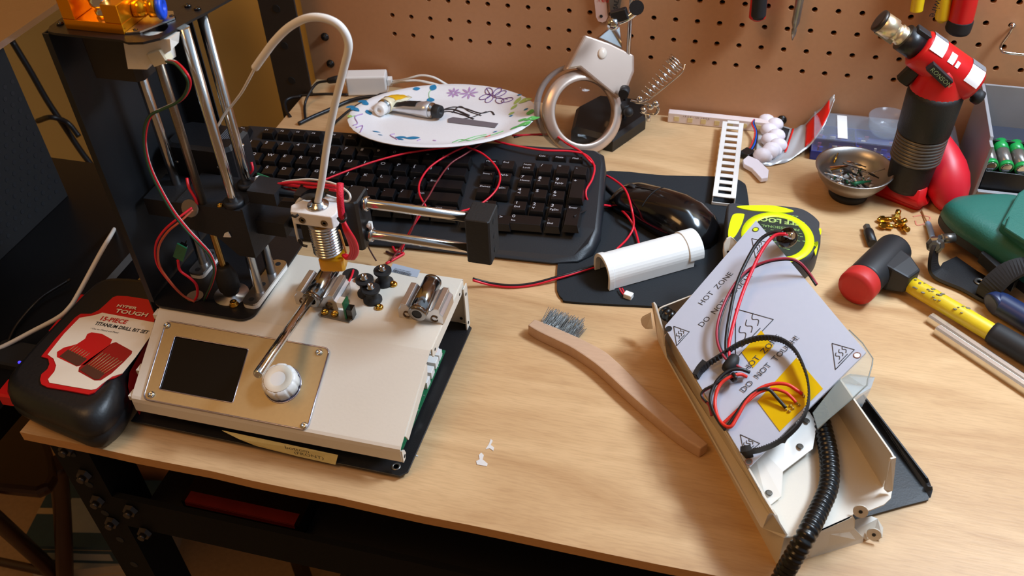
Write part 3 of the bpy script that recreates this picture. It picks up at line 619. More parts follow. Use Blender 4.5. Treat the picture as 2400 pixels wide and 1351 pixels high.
# steel fan corner beside the fitting (bright plate under the fitting)
b = MB(); b.poly([(ex1 + .0004, ey0 + .0005, TT + .0003), (.027, -.5085, TT + .0003), (.040, -.484, TT + .0003), (.033, -.474, TT + .0003), (ex1 + .0004, -.476, TT + .0003)], (0, 0, .0012)); b.build('bright_bracket', alu, PR)
# extruder motor under the plate, wrapped in white tape
b = MB(); b.box((-.030, -.505, TPZ - .040), (.012, -.468, TPZ - .0003), bev=.004); b.build('extruder_motor', mat('motor_brown_black', (30, 24, 20), .5, noise=.1), PR)
b = MB(); q = [(288, 92), (398, 92), (401, 118), (388, 126), (390, 150), (352, 150), (345, 163), (300, 162), (296, 140)]
P = [gy(u, v, -.508) for u, v in q]; 
n_ = len(P); b.loft([[p + Vector((0, .0, 0)) for p in P], [p + Vector((.001 * math.sin(i * 2.1), .012, .0)) for i, p in enumerate(P)]], None, 0)
b.build('paper_tape', mat('white_paper_tape', (236, 230, 220), .75, noise=.08, bump=.9, scale=110), PR)
b = MB(); M_ = fr(gy(352, 146, -.512), (1, .1, .35), (0, 1, 0)); b.box((0, 0, -.004), (.013, .01, .006), M_, bev=.001); b.build('motor_connector', mat('ivory_plastic', (226, 214, 184), .5, noise=.05), PR)
def W3(name, pts, r, m, par=PR, n=8, seg=6):
    bb = MB(); bb.tube(pts, r, seg, n=n); return bb.build(name, m, par)
wp = [gy(392, 143, -.515), gy(412, 148, -.53), gy(434, 172, -.54), gy(443, 196, -.54), gy(434, 222, -.54), gy(415, 240, -.54), gy(385, 254, -.54), gy(354, 270, -.54), gy(341, 300, -.54), gy(340, 345, -.54), gy(352, 395, -.54), gy(378, 450, -.54), gy(408, 500, -.54), gy(440, 540, -.54), gy(468, 570, -.54), gy(492, 598, -.535), gy(503, 630, -.53), gy(497, 662, -.52), gy(480, 702, -.508)]
for k, (m_, dx, dy) in enumerate(((red_wire, .0012, .0), (black_wire, -.0012, .0), (white_wire, .0, .0012), (green_wire, 0, -.0012))):
    W3('motor_wire', [p + Vector((dx * (1 if i < 9 else .6), dy, dx * .4)) for i, p in enumerate(wp)], .0009, m_)
# rods
ZB = .0655
def rod(x, y, z0, z1, r=.004, m=steel, name='guide_rod'): bb = MB(); bb.cyl((x, y, z0), (x, y, z1), r); return bb.build(name, m, PR)
A = (.0500, -.4905); Bq = (.0492, -.4645); Cq = (-.0195, -.4655); LS = (.0235, -.4945)
for q in (A, Bq, Cq): rod(q[0], q[1], ZB, TPZ, .0042)
rod(LS[0], LS[1], .160, TPZ - .01, .0034, mat('threaded_steel', (150, 140, 128), .35, metal=1, noise=.3, scale=900), 'upper_screw')
b = MB(); b.tube([(LS[0], LS[1], ZB + .012 + .0005 * k) for k in range(0, 180)], .0026, 8, raw=True, rf=lambda i, n: 1.0 + .14 * (i % 2)); b.build('lead_screw', mat('brass_screw', (190, 150, 84), .3, metal=1, noise=.1), PR)
b = MB(); b.lathe([(.0075, .003), (.0075, .006), (.0095, .008), (.0095, .022), (.0065, .030), (.0055, .033)], (LS[0], LS[1], ZB), (0, 0, 1), 18); b.build('shaft_coupler', black_rubber, PR)
b = MB(); b.lathe([(.0155, 0), (.0155, .0008), (.005, .0009), (.005, .0032), (.003, .0033)], (LS[0] + .0005, LS[1] - .001, ZB), (0, 0, 1), 28); b.build('zinc_washer', alu, PR)
def flange(cx, cy, L_, ang, name='rod_flange'):
    M_ = Matrix.Translation((cx, cy, ZB)) @ Matrix.Rotation(R(ang), 4, 'Z'); bb = MB(); o2 = rrect(-L_ / 2, -.0075, L_ / 2, .0075, .005, 4)
    bb.loft([[(x, y, 0) for x, y in o2], [(x, y, .0038) for x, y in o2]], M_, 1); bb.loft([[(x, y, .0038) for x, y in o2], [(x, y, .0058) for x, y in o2]], M_, 0)
    for k in (-L_ / 2 + .006, -.004 if L_ > .04 else 0, L_ / 2 - .006):
        bb.lathe([(.0024, 0), (.0026, .0002)], M_ @ Vector((k, 0, .0058)), (0, 0, 1), 12, 2)
    return bb.build(name, [alu, white_plastic, black_matte], PR)
flange(.0495, -.478, .062, 88); flange(-.0185, -.4645, .036, 88)
# black plastic X carriage on the rods
b = MB(); 
b.poly([(.0, -.4985, .166), (.060, -.4985, .166), (.060, -.4985, .117), (.046, -.4985, .117), (.03, -.4985, .135), (.0, -.4985, .140)], (0, .044, 0))
b.poly([(.060, -.4985, .168), (.060, -.4545, .160), (.060, -.4545, .112), (.060, -.4985, .117)], (.0015, 0, 0))
b.box((-.036, -.492, .143), (.0, -.455, .160)); b.box((.0615, -.486, .166), (.086, -.464, .178)); b.box((.0615, -.486, .134), (.088, -.464, .148))
for q in (A, Bq): b.lathe([(.0085, 0), (.0085, .004), (.0062, .0045)], (q[0], q[1], .166), (0, 0, 1), 18)
b.build('carriage', mat('carriage_plastic', (24, 26, 31), .55, noise=.1, bump=.25, scale=400), PR)
b = MB(); b.box((-.032, -.452, .148), (.030, -.412, .190), bev=.005); b.box((.0, -.418, .17), (.02, -.414, .185)); b.build('stepper_motor', black_metal, PR)
b = MB()
for i in range(6):
    b.box((.012 + .0018 * i, -.437 + .0006 * i, .1901), (.0128 + .0018 * i, -.418, .1903))
b.build('motor_label', mat('grey_print2', (96, 98, 104), .6, noise=.05), PR)
for q, y in (((486, 335), -.43), ((438, 382), -.445), ((418, 378), -.45), ((566, 342), -.43), ((516, 483), -.495), ((466, 503), -.495), ((498, 504), -.495), ((515, 391), -.45)):
    b = MB(); b.screw(gy(*q, y), (0, -.2, 1), .0026); b.build('screw', chrome if q[0] != 516 else brass, PR)
b = MB(); b.poly([gy(u, v, -.50) for u, v in ((526, 548), (534, 545), (541, 557), (523, 556))], (0, .001, 0)); b.build('label_scrap', white_plastic, PR)
# X arm rods and end block
YA = -.475; ZU, ZD = .1728, .1412
for z, nm in ((ZU, 'arm_rod'), (ZD, 'arm_rod')):
    b = MB(); b.cyl((.072, YA, z), (.252, YA, z), .0040); b.build(nm, steel, PR)
b = MB(); b.box((.2465, -.487, .1370), (.2665, -.462, .1795), bev=.0012); b.build('arm_end_block', mat('end_block_black', (20, 21, 23), .6, noise=.1, bump=.3, scale=500), PR)
b = MB()
for z in (.172, .158, .144): b.lathe([(.0024, 0), (.0024, .0003)], (.2666, -.475, z), (1, 0, 0), 10)
b.build('screw_hole', ink, PR)
# black idler/bearing behind the hotend
b = MB(); b.box((.144, -.487, .133), (.158, -.463, .181), bev=.002); b.box((.104, -.487, .135), (.144, -.466, .181)); b.build('hotend_carrier', black_plastic, PR)
for z in (ZU, ZD):
    b = MB(); b.lathe([(.0062, 0), (.0062, .004), (.0052, .0045)], (.158, YA, z), (1, 0, 0), 16); b.build('linear_bearing', steel, PR)
b = MB(); b.box((.1595, -.4765, .1475), (.1625, -.4735, .154)); b.ball((.161, -.479, .1535), .0018); b.build('zip_tie_end', white_plastic, PR)
# hotend
before = set(bpy.data.objects)
HX, HY = .1305, -.4985
b = MB(); hb = [(-.018, -.012), (.0165, -.012), (.0185, -.007), (.0165, .010), (.006, .013), (-.006, .013), (-.0145, .006), (-.021, -.004)]
b.loft([[(HX + x, HY + y, .1615) for x, y in hb], [(HX + x, HY + y, .1735) for x, y in hb]]); b.build('hotend_mount', mat('white_print', (236, 232, 228), .55, noise=.03, bump=.2, scale=600), PR, bevel=.001)
b = MB(); b.lathe([(.0085, 0), (.0085, .0012), (.0055, .0016), (.0046, .004), (.003, .0045), (.003, .002)], (HX + .0005, HY, .1735), (0, 0, 1), 24); b.build('collar_washer', steel, PR)
for dx in (-.009, .0095):
    b = MB(); b.lathe([(.0029, 0), (.0029, .0005), (.0014, .0006), (.0014, -.0006)], (HX + dx, HY - .012, .1665), (0, -1, 0), 12); b.build('hex_screw', mat('bronze_screw', (120, 104, 80), .3, metal=.9), PR)
b = MB(); fins = []
z = .1612
fins += [(.0075, z), (.0075, z - .004)]
for k in range(11): zz = z - .0040 - k * .0027; fins += [(.0085, zz), (.0118, zz - .0002), (.0120, zz - .0008), (.0118, zz - .0013), (.0085, zz - .0015)]
fins = [(r, h - .1245) for r, h in fins][::-1]
b.lathe([(r, h) for r, h in fins], (HX + .001, HY, .1245), (0, 0, 1), 28); b.build('heat_sink', steel, PR)
b = MB(); b.lathe([(.0078, 0), (.0082, .0042)], (HX + .001, HY, .1575), (0, 0, 1), 24); b.build('brass_collar', brass, PR)
b = MB(); M_ = Matrix.Translation((HX + .0035, HY, .112)) @ Matrix.Rotation(R(12), 4, 'Z'); b.box((-.0105, -.0075, .0), (.0105, .0085, .0125), M_, bev=.002); b.lathe([(.0035, 0), (.005, .004)], (HX + .002, HY, .1085), (0, 0, 1), 12); b.build('heater_block', kapton, PR, bevel=.001)
b = MB(); b.lathe([(.001, 0), (.0026, .0035)], (HX + .002, HY, .1055), (0, 0, 1), 10); b.build('nozzle', brass, PR)
for o in set(bpy.data.objects) - before: o.location.z += .0095
# feed tube and filament
tb = [Vector((HX + .0005, HY, .186)), gy(755, 420, HY - .001), gy(768, 330, HY), gy(786, 240, HY), gy(806, 160, HY), gy(817, 105, HY), gy(800, 65, HY), gy(765, 44, HY), gy(722, 42, HY), gy(680, 62, HY), gy(645, 95, HY), gy(617, 132, HY), gy(597, 160, HY)]
W3('feed_tube', tb, .0028, white_plastic, n=10, seg=12)
W3('filament', [tb[-1], gy(583, 187, HY + .003), gy(566, 217, HY + .01), gy(545, 245, HY + .02), gy(526, 268, HY + .02), gy(510, 297, HY + .02)], .0010, white_wire)
# wires of the hotend
W3('heater_wire', [gy(642, 433, -.47), gy(690, 428, -.472), gy(740, 432, -.475), gy(790, 438, -.49)], .0013, red_wire)
W3('heater_wire', [gy(642, 430, -.468), gy(700, 437, -.472), gy(745, 441, -.478), gy(790, 447, -.485)], .0013, red_wire)
W3('fan_wire', [gy(645, 432, -.465), gy(680, 424, -.47), gy(730, 421, -.472), gy(780, 430, -.478), gy(812, 447, -.485), gy(821, 462, -.49), gy(814, 472, -.49), gy(790, 466, -.49), gy(765, 458, -.49)], .0009, white_wire)
W3('fan_wire', [gy(725, 457, -.49), gy(700, 470, -.495), gy(688, 500, -.5), gy(694, 540, -.505), gy(700, 565, -.505)], .0012, white_wire)
b = MB(); P = [gy(u, v, -.497) for u, v in ((703, 464), (716, 455), (745, 449), (768, 452), (760, 464), (735, 470), (718, 470))]; b.poly(P, (0, .004, .001)); b.build('electrical_tape', black_gloss, PR)
b = MB(); b.tube([gy(797, 430, -.505), gy(797, 460, -.512), gy(799, 490, -.513), gy(803, 520, -.513)], .0026, 10, rf=lambda i, n: 1 + .1 * (i % 2), n=14); b.build('red_sleeve', mat('red_braid', (226, 30, 60), .6, noise=.3, scale=900, bump=.8), PR)
for dx in (-5, 0, 5, 8):
    W3('heater_wire', [gy(803, 515, -.514), gy(812 + dx * .6, 540, -.516), gy(824 + dx, 565, -.512), gy(829 + dx, 588, -.508), gy(820 + dx, 606, -.504), gy(806 + dx * .4, 598, -.50)], .0016, red_wire)
b = MB(); b.tube([gy(792, 512, -.516), gy(800, 520, -.52), gy(810, 513, -.518), gy(808, 500, -.512)], .0012, 6); b.build('zip_tie', black_plastic, PR)
b = MB(); b.tube([gy(684, 505, -.512), gy(692, 508, -.514), gy(699, 503, -.512)], .0011, 6); b.tube([gy(700, 562, -.51), gy(708, 574, -.51), gy(720, 578, -.51)], .0011, 6); b.build('zip_tie', black_plastic, PR)
W3('fan_wire', [gy(795, 540, -.505), gy(800, 555, -.503), gy(806, 575, -.502), gy(811, 592, -.50)], .0009, mat('amber_wire', (190, 130, 60), .5))
# end stop boards
def endstop(c, M_, nm='endstop_board'):
    bb = MB(); bb.box((0, 0, 0), (.018, .009, .0014), M_); o = bb.build(nm, pcb, PR)
    bb = MB(); bb.box((.001, .0015, .0014), (.0065, .0075, .006), M_, bev=.0004); bb.build('plug', white_plastic, o)
    bb = MB(); bb.box((.009, .0015, .0014), (.0165, .0075, .0055), M_); bb.tube([M_ @ Vector((.009, .0045, .006)), M_ @ Vector((.0175, .0045, .0078))], .0006, 5); bb.build('micro_switch', black_gloss, o); return o
endstop(0, fr(gy(601, 428, -.462), (1, -.1, -.2), (0, .35, 1)))
endstop(0, fr(gy(405, 602, -.515), (.5, 0, .9), (.9, 0, -.5)))
b = MB(); b.lathe([(.0075, 0), (.0075, .002)], gy(447, 488, -.50), (0, -1, .5), 14); b.build('cable_grommet', mat('putty_plastic', (120, 108, 96), .6, noise=.05), PR)
W3('endstop_wire', [gy(450, 487, -.505), gy(420, 510, -.515), gy(385, 540, -.52), gy(365, 575, -.52), gy(368, 618, -.52), gy(395, 658, -.52), gy(425, 690, -.515), gy(452, 706, -.512)], .0010, red_wire)
W3('endstop_wire', [gy(452, 492, -.505), gy(424, 518, -.515), gy(392, 545, -.52), gy(372, 580, -.52), gy(374, 622, -.52), gy(400, 662, -.52), gy(430, 694, -.515), gy(456, 708, -.512)], .0010, mat('salmon_wire', (200, 90, 60), .5, noise=.05))
W3('endstop_wire', [gy(417, 610, -.515), gy(422, 634, -.515), gy(445, 652, -.515), gy(460, 668, -.513), gy(463, 690, -.511), gy(456, 706, -.51)], .0012, red_wire)
W3('endstop_wire', [gy(438, 418, -.49), gy(443, 440, -.495), gy(458, 466, -.498), gy(465, 490, -.497)], .0012, red_wire)
W3('endstop_wire', [gy(582, 412, -.455), gy(592, 398, -.455), gy(589, 380, -.452)], .0011, red_wire)
b = MB(); b.lathe([(.0075, 0), (.0075, .0005)], g(457, 695, .0658), (0, 0, 1), 18); b.build('wire_opening', mat('putty_plastic', (150, 136, 110), .6), PR)
b = MB(); b.lathe([(.0044, 0), (.0044, .001), (.003, .0024), (.0032, .004), (.0026, .0045), (.0015, .003)], g(549, 715, .0655), (0, 0, 1), 14); b.build('spring_screw', brass, PR)
# ---- parts on the white top
ZS = ZT + .0001
def bearing_block(cx, cy, shaft_pts, r=.0082):
    L2 = .0145; bb = MB()
    pf = [(-.0205, 0), (.0205, 0), (.0205, .009), (.0175, .012), (.0175, .0165), (.0125, .0165), (.0095, .013), (.0065, .0135), (.0065, .019), (-.0065, .019), (-.0065, .0135), (-.0095, .013), (-.0125, .0165), (-.0175, .0165), (-.0175, .012), (-.0205, .009)]
    bb.loft([[(cx + x, cy - L2, ZS + z) for x, z in pf], [(cx + x, cy + L2, ZS + z) for x, z in pf]]); o = bb.build('bearing_housing', mat('cast_alu', (212, 212, 214), .28, metal=.9, noise=.05), PR, bevel=.0004)
    for sx in (-1, 1):
        bb = MB(); bb.tube([(cx + sx * .0125 + .003 * math.cos(R(a)), cy - L2 - .0005, ZS + .005 + .003 * math.sin(R(a))) for a in range(30, 340, 20)], .0006, 6); bb.build('circlip', mat('bronze_clip', (110, 90, 70), .35, metal=.9), o)
    bb = MB(); c2 = Vector((cx, cy - L2 - .0075, ZS + .0145)); bb.lathe([(.0045, .0), (.0078, .0), (.0082, .0006), (.0082, .003), (.0079, .0032), (.0079, .0038), (.0082, .004), (.0082, .040), (.0079, .0402), (.0079, .0408), (.0082, .041), (.0082, .0438), (.0045, .044), (.0042, .03)], c2, (0, 1, 0), 26, caps=False); bb.build('linear_bearing', mat('dark_steel', (150, 148, 146), .15, metal=1, noise=.05), o)
    return o
bearing_block(.1050, -.4775, None); bearing_block(.2005, -.4735, None)
b = MB(); sa = gx(603, 880, .1050); sb_ = Vector((.1050, -.455, .0775)); d_ = (sa - sb_); b.lathe([(.0040, 0), (.0040, d_.length - .0015), (.0034, d_.length), (.0024, d_.length), (.0022, d_.length - .006), (0, d_.length - .006)], sb_, d_, 22); b.build('loose_shaft', chrome, PR)
b = MB(); b.lathe([(.0044, 0), (.0044, .012), (.0036, .014)], Vector((.2005, -.495, ZS + .0145)), (0, 1, 0), 18); b.build('bearing_bore', ink, PR)
def pulley(q, h=.016):
    p = g(*q, ZS); bb = MB(); bb.lathe([(.0085, 0), (.0085, .0015), (.0055, .003), (.0052, h - .004), (.0082, h - .0018), (.0082, h)], p, (0, 0, 1), 20); o = bb.build('pulley', black_rubber, PR)
    bb = MB(); bb.lathe([(.0036, h), (.0036, h + .0015), (.0026, h + .002), (.0026, h + .0045), (.0014, h + .0045), (.0014, h + .002), (0, h + .002)], p, (0, 0, 1), 12); bb.build('cap_screw', steel, o)
pulley((901, 663), .015); pulley((860, 688), .017); pulley((874, 704), .014)
for q in ((840, 657), (922, 668), (889, 722), (809, 708)):
    b = MB(); b.screw(g(*q, ZS), (0, 0, 1), .0038); b.build('screw', brass, PR)
b = MB(); b.lathe([(.0075, 0), (.0075, .0003)], g(822, 642, ZS), (0, 0, 1), 22); b.build('cable_opening', ink, PR, label='round black cable opening in the white top')
W3('endstop_wire', [g(828, 634, ZS + .001), g(824, 648, ZS + .003), g(815, 665, ZS + .003), g(807, 682, ZS + .004)], .0011, red_wire)
W3('endstop_wire', [g(823, 640, ZS + .001), g(818, 655, ZS + .0015), g(812, 670, ZS + .002)], .0008, black_wire)
# limit switch with bracket and two screws
b = MB(); P = [g(u, v, ZS) for u, v in ((757, 723), (806, 731), (826, 750), (818, 758), (752, 743))]; b.poly(P, (0, 0, .0014)); b.box((P[2].x - .0065, P[2].y + .0002, ZS), (P[2].x - .0055, P[2].y + .009, ZS + .014)); BR = b.build('switch_bracket', grey_metal, PR)
for q in ((762, 733), (785, 737)):
    b = MB(); b.screw(g(*q, ZS + .0014), (0, 0, 1), .0034); b.build('screw', brass, BR)
M_ = fr(g(812, 751, ZS) + Vector((.0, 0, .0005)), (0, 1, 0), (0, 0, 1)); b = MB(); b.box((0, 0, -.001), (.0095, .019, .0005), M_); o = b.build('endstop_board', pcb, PR)
b = MB(); b.box((.001, .0, .0005), (.0085, .011, .006), M_); b.build('micro_switch', black_gloss, o); b = MB(); b.box((.0005, .0125, -.0065), (.009, .0185, .0), M_, bev=.0003); b.build('plug', white_plastic, o)
# barcode sticker
b = MB(); P = [g(u, v, ZS) for u, v in ((921, 618), (985, 634), (978, 651), (912, 637))]; b.poly(P, (0, 0, .0002)); ST = b.build('barcode_sticker', mat('silver_sticker', (172, 182, 196), .4, noise=.03), PR)
b = MB(); ex_ = (P[1] - P[0]).normalized(); M_ = fr(P[3] + ex_ * .003 + Vector((0, .0006, .0003)), ex_, (-ex_.y, ex_.x, 0)); x = 0
random.seed(3)
while x < .0185:
    w = random.choice((.0003, .0005, .0007)); b.box((x, 0, 0), (x + w, .0034, .0001), M_); x += w + random.choice((.0003, .0005))
b.text('CU1701TE17007', M_ @ Matrix.Translation((.0, .0040, .0001)), .0023); b.build('bar_code', ink, ST)
# ---- circuit board under the shell at the right
b = MB(); P = [g(u, v, .012) for u, v in ((1073, 815), (1065, 835), (1040, 900), (985, 1025), (960, 1020), (960, 900), (1000, 790), (1045, 795))]; P = [(.150, -.589), (.2095, -.589), (.2125, -.585), (.2125, -.470), (.150, -.470)]; b.poly([(x, y, .010) for x, y in P], (0, 0, .0016)); MBd = b.build('circuit_board', pcb, PR)
def comp(nm, m, x0, y0, x1, y1, h, bev=0): bb = MB(); bb.box((x0, y0, .0116), (x1, y1, .0116 + h), bev=bev); return bb.build(nm, m, MBd, bevel=.0003)
for y in (-.485, -.495, -.507, -.519): comp('white_connector', white_plastic, .203, y, .2118, y + .0085, .008)
comp('chip', black_matte, .197, -.5395, .2075, -.5275, .006); comp('usb_port', steel, .204, -.5555, .2125, -.5475, .0035); comp('card_slot', grey_metal, .199, -.568, .211, -.5605, .003)
for (x, y) in ((.2005, -.512), (.198, -.502)): 
    bb = MB(); bb.cyl((x, y, .0116), (x, y, .020), .003); bb.build('capacitor', black_gloss, MBd)
bb = MB(); bb.ball((.2035, -.478, .0165), .006, 14, 8, sc=(1, 1.2, .8)); bb.build('glue_blob', mat('clear_glue', (206, 214, 214), .25, noise=.1), MBd)
bb = MB(); bb.screw((.2065, -.5835, .0116), (0, 0, 1), .003); bb.build('screw', brass, MBd)
random.seed(5); bb = MB()
for _ in range(90):
    x = random.uniform(.175, .211); y = random.uniform(-.587, -.475); bb.box((x, y, .0116), (x + random.uniform(.0004, .0016), y + random.uniform(.0004, .0016), .0122))
bb.build('small_parts', mat('solder_grey', (190, 196, 196), .4, metal=.5), MBd)
W3('board_wire', [(.2075, -.4815, .0195), (.2065, -.476, .025), (.2035, -.470, .024), (.198, -.468, .02)], .0010, red_wire)
W3('board_wire', [(.2065, -.515, .0190), (.2055, -.508, .024), (.2015, -.503, .024), (.196, -.502, .02)], .0010, red_wire)
# ================================================================ paper plate with glue tubes
pL, pR, pF, pB = g(815, 262, .049), g(1255, 258, .049), g(1040, 345, .068), g(1040, 198, .030)
pc = (pL + pR + pF + pB) / 4; PRr = (pR - pL).length / 2
PM = fr(pc, pR - pL, pB - pF); PMi = PM.inverted(); PN = PM.to_3x3() @ Vector((0, 0, 1)); KY = (pB - pF).length / 2 / PRr
def ph(r):   # height of plate surface at normalised radius
    return -.0105 if r < .66 else (-.0105 + .0105 * ((r - .66) / .30) ** 1.2 if r < .96 else 0)
def pxy(u, v, h=-.006):
    p = PMi @ gp(u, v, pc, PN, h); return p.x, p.y
def onp(x, y, e=.0005): return PM @ Vector((x, y, ph(math.hypot(x / PRr, y / (PRr * KY))) + e))
def pd(u, v, e=.0005):
    h = -.006
    for _ in range(4): x, y = pxy(u, v, h); h = ph(math.hypot(x / PRr, y / (PRr * KY)))
    return onp(x, y, e)
PL = thing('paper_plate', pc - Vector((0, 0, .02)), 'white disposable paper plate with a painted flower rim resting on the keyboard', 'plate')
b = MB(); prf = [(.0, 0), (.3, 0), (.6, 0), (.68, 0), (.74, 0), (.80, 0), (.86, 0), (.92, 0), (.97, 0), (.995, 0), (1.0, 0)]
def pring(r, dz): return [(PRr * r * math.cos(2 * math.pi * k / 96) * (1 + (.004 * math.sin(k * 1.3 * 2) if r > .7 else 0)), PRr * KY * r * math.sin(2 * math.pi * k / 96), ph(r) + dz + (-.0012 if r > .985 else 0)) for k in range(96)]
b.loft([pring(max(r, .002), 0) for r, _ in prf] + [pring(max(r, .002) * .997, -.0012) for r, _ in prf[::-1]], PM, 0, True, False)
PP = b.build('plate_body', mat('paper_white', (238, 238, 240), .55, noise=.02, bump=.15, scale=500), PL)
def petal(m, c, a, L_, w, base=0.0):
    pts = []
    for k in range(10):
        t = k / 9; pts.append((base + L_ * t, w * math.sin(math.pi * t) ** .8))
    for k in range(8, 0, -1):
        t = k / 9; pts.append((base + L_ * t, -w * math.sin(math.pi * t) ** .8))
    ca, sa = math.cos(a), math.sin(a); P = [onp(c[0] + x * ca - y * sa, c[1] + x * sa + y * ca, .0006) for x, y in pts]
    n0 = len(P); cc = sum(P, Vector()) / n0; m.add([cc] + P, [(0, 1 + i, 1 + (i + 1) % n0) for i in range(n0)])
def pcen(u, v): p = PMi @ pd(u, v); return p.x, p.y
lil = mat('lilac_print', (184, 150, 196), .6, noise=.1); pur = mat('violet_print', (110, 62, 132), .6); blu = mat('blue_print', (36, 128, 176), .6, noise=.15); grn = mat('green_print', (98, 190, 96), .6, noise=.15); lim = mat('lime_print', (176, 200, 110), .6, noise=.1)
b = MB()
for q, L_, n_ in (((1063, 215), .0085, 8), ((1099, 216), .0115, 8)):
    c_ = pcen(*q)
    for k in range(n_): petal(b, c_, k * 2 * math.pi / n_, L_, .0015, .001)
b.build('lilac_flowers', lil, PP)
b = MB()
for q, a, L_, w in (((1010, 206), 70, .012, .0045), ((1010, 240), 100, .011, .005), ((833, 250), 200, .012, .005), ((842, 262), 150, .013, .005), ((850, 245), 60, .01, .004), ((860, 258), 300, .012, .004), ((838, 240), 20, .012, .005), ((1212, 224), 10, .006, .002), ((1227, 260), 20, .006, .0025), ((1193, 274), 10, .005, .002), ((985, 205), 200, .01, .003), ((872, 308), 20, .010, .002), ((925, 322), 0, .014, .0035), ((948, 325), 5, .018, .004), ((930, 325), 330, .01, .003), ((1155, 311), 30, .006, .002), ((885, 316), 10, .006, .0015)):
    petal(b, pcen(*q), R(a), L_, w)
b.build('blue_flowers', blu, PP)
b = MB()
for q, a, L_, w in (((1210, 300), 40, .022, .006), ((1228, 285), 20, .02, .006), ((1198, 305), 60, .014, .004), ((1240, 270), 80, .016, .005), ((1235, 280), 150, .012, .004)): petal(b, pcen(*q), R(a), L_, w)
b.build('green_leaves', grn, PP)
b = MB()
for q, a, L_, w in (((1205, 246), 60, .016, .0035), ((1215, 243), 20, .018, .005), ((1197, 258), 50, .012, .003), ((1192, 270), 30, .008, .003), ((908, 228), 20, .012, .004), ((820, 270), 280, .01, .003)): petal(b, pcen(*q), R(a), L_, w)
b.build('lime_leaves', lim, PP)
b = MB()
def loop(q, a, L_, w):
    c_ = pcen(*q); ca, sa = math.cos(a), math.sin(a); pts = [(L_ * (1 - math.cos(t)) / 2, w * math.sin(t)) for t in [2 * math.pi * k / 16 for k in range(17)]]
    b.tube([onp(c_[0] + x * ca - y * sa, c_[1] + x * sa + y * ca, .0006) for x, y in pts], .00045, 5, raw=True)
for q, a in (((1150, 215), 200), ((1150, 215), 110), ((1158, 222), 60), ((1160, 225), 20), ((1165, 232), 300), ((1175, 238), 350), ((1152, 222), 250)): loop(q, R(a), .015, .0045)
b.tube([pd(1140, 205), pd(1150, 216), pd(1162, 230), pd(1190, 232)], .00045, 5); b.build('violet_swirls', pur, PP)
b = MB()
for pts in ([(850, 268), (832, 275), (838, 290), (828, 295)], [(835, 300), (850, 296), (845, 310)], [(925, 315), (915, 318), (932, 328)], [(985, 328), (978, 331)], [(1015, 330), (1022, 331)]): b.tube([pd(*q) for q in pts], .0007, 5)
b.build('violet_lines', lil, PP)
b = MB()
for pts in ([(1010, 205), (1005, 220), (1008, 238)],): b.tube([pd(*q) for q in pts], .0003, 5)
for pts in ([(1060, 334), (1080, 328), (1100, 330), (1125, 322), (1150, 318), (1180, 308)], [(1075, 333), (1110, 322), (1140, 316)], [(818, 275), (835, 272)]): b.tube([pd(*q) for q in pts], .0004, 5)
b.build('thin_vines', grn, PP)
smear = mat('dried_grey_glue', (48, 46, 50), .35, noise=.3); b = MB()
for pts, r in (([(1028, 262), (1060, 252), (1090, 255), (1125, 266), (1150, 262), (1158, 270)], .0013), ([(1020, 270), (1050, 262), (1085, 270), (1110, 280)], .0015), ([(1060, 265), (1078, 250), (1100, 262), (1128, 272)], .0011), ([(1040, 258), (1065, 258), (1100, 272)], .0018), ([(1075, 280), (1105, 276), (1140, 262)], .0008)): b.tube([pd(*q, .0004) for q in pts], r, 6, flat=.35)
b.build('glue_smear', smear, PP)
b = MB(); P = [pd(*q, .0005) for q in ((1050, 280), (1062, 276), (1168, 291), (1160, 301), (1100, 294), (1050, 288))]; b.poly(P, PN * .0004); b.build('grey_bar', mat('grey_strip', (112, 106, 112), .5, noise=.05), PP)
def gt(name, caps, body, capm, r, label, m, paint):
    t = thing(name, pd(*body[0]), label, 'glue tube'); up = PN * r
    p0 = pd(*body[0]) + up; p1 = pd(*body[1]) + up * .6; d = (p1 - p0); sd = d.normalized().cross(PN); bb = MB(); rings = []
    for k in range(9):
        q = k / 8; w = r * (1 + .35 * q); h = r * (1 - .85 * q ** 1.4); c_ = p0 + d * q - PN * (r - h) * .5
        rings.append([c_ + sd * (w * math.cos(a)) + PN * (h * math.sin(a) + .0006 * math.sin(5 * a + k * 2)) for a in [2 * math.pi * j / 20 for j in range(20)]])
    bb.loft(rings, None, 0, True); bb.build('tube_body', m, t)
    bb = MB(); rings2 = []
    for k in range(2, 8):
        q = k / 8; w = r * (1 + .35 * q) + .0004; h = r * (1 - .85 * q ** 1.4) + .0005; c_ = p0 + d * q - PN * (r - h + .0005) * .5
        rings2.append([c_ + sd * (w * math.cos(a)) + PN * (h * math.sin(a) + .0006 * math.sin(5 * a + k * 2)) for a in [R(s_) for s_ in range(paint[0], paint[1], 10)]])
    bb.loft(rings2, None, 0, True, False, False); bb.build('printed_band', paint[2], t)
    bb = MB(); cdir = (pd(*caps[1]) + up) - p0; c0 = p0 - d.normalized() * -.0; ax2 = -d.normalized(); L_ = cdir.length
    bb.lathe([(r * .5, -.001), (r * .95, .0), (r * .95, .002), (r * .45, .0035), (r * .45, .005)], p0, ax2, 18); bb.build('shoulder', steel, t)
    bb = MB(); bb.lathe([(r * .8, .0045), (r * .86, .0055), (r * .78, .0135), (r * .7, .0142), (r * .3, .0142), (r * .25, .011), (0, .011)], p0, ax2, 18); bb.build('cap', capm, t)
    return t, p0, d, sd
t2 = gt('glue_tube', [(1018, 281), (1040, 288)], [(1012, 278), (905, 252)], ink, .0098, 'silver and black glue tube with a black cap lying on the plate', mat('silver_foil', (214, 214, 216), .28, metal=.7, noise=.1, bump=.5, scale=90), (60, 150, ink))
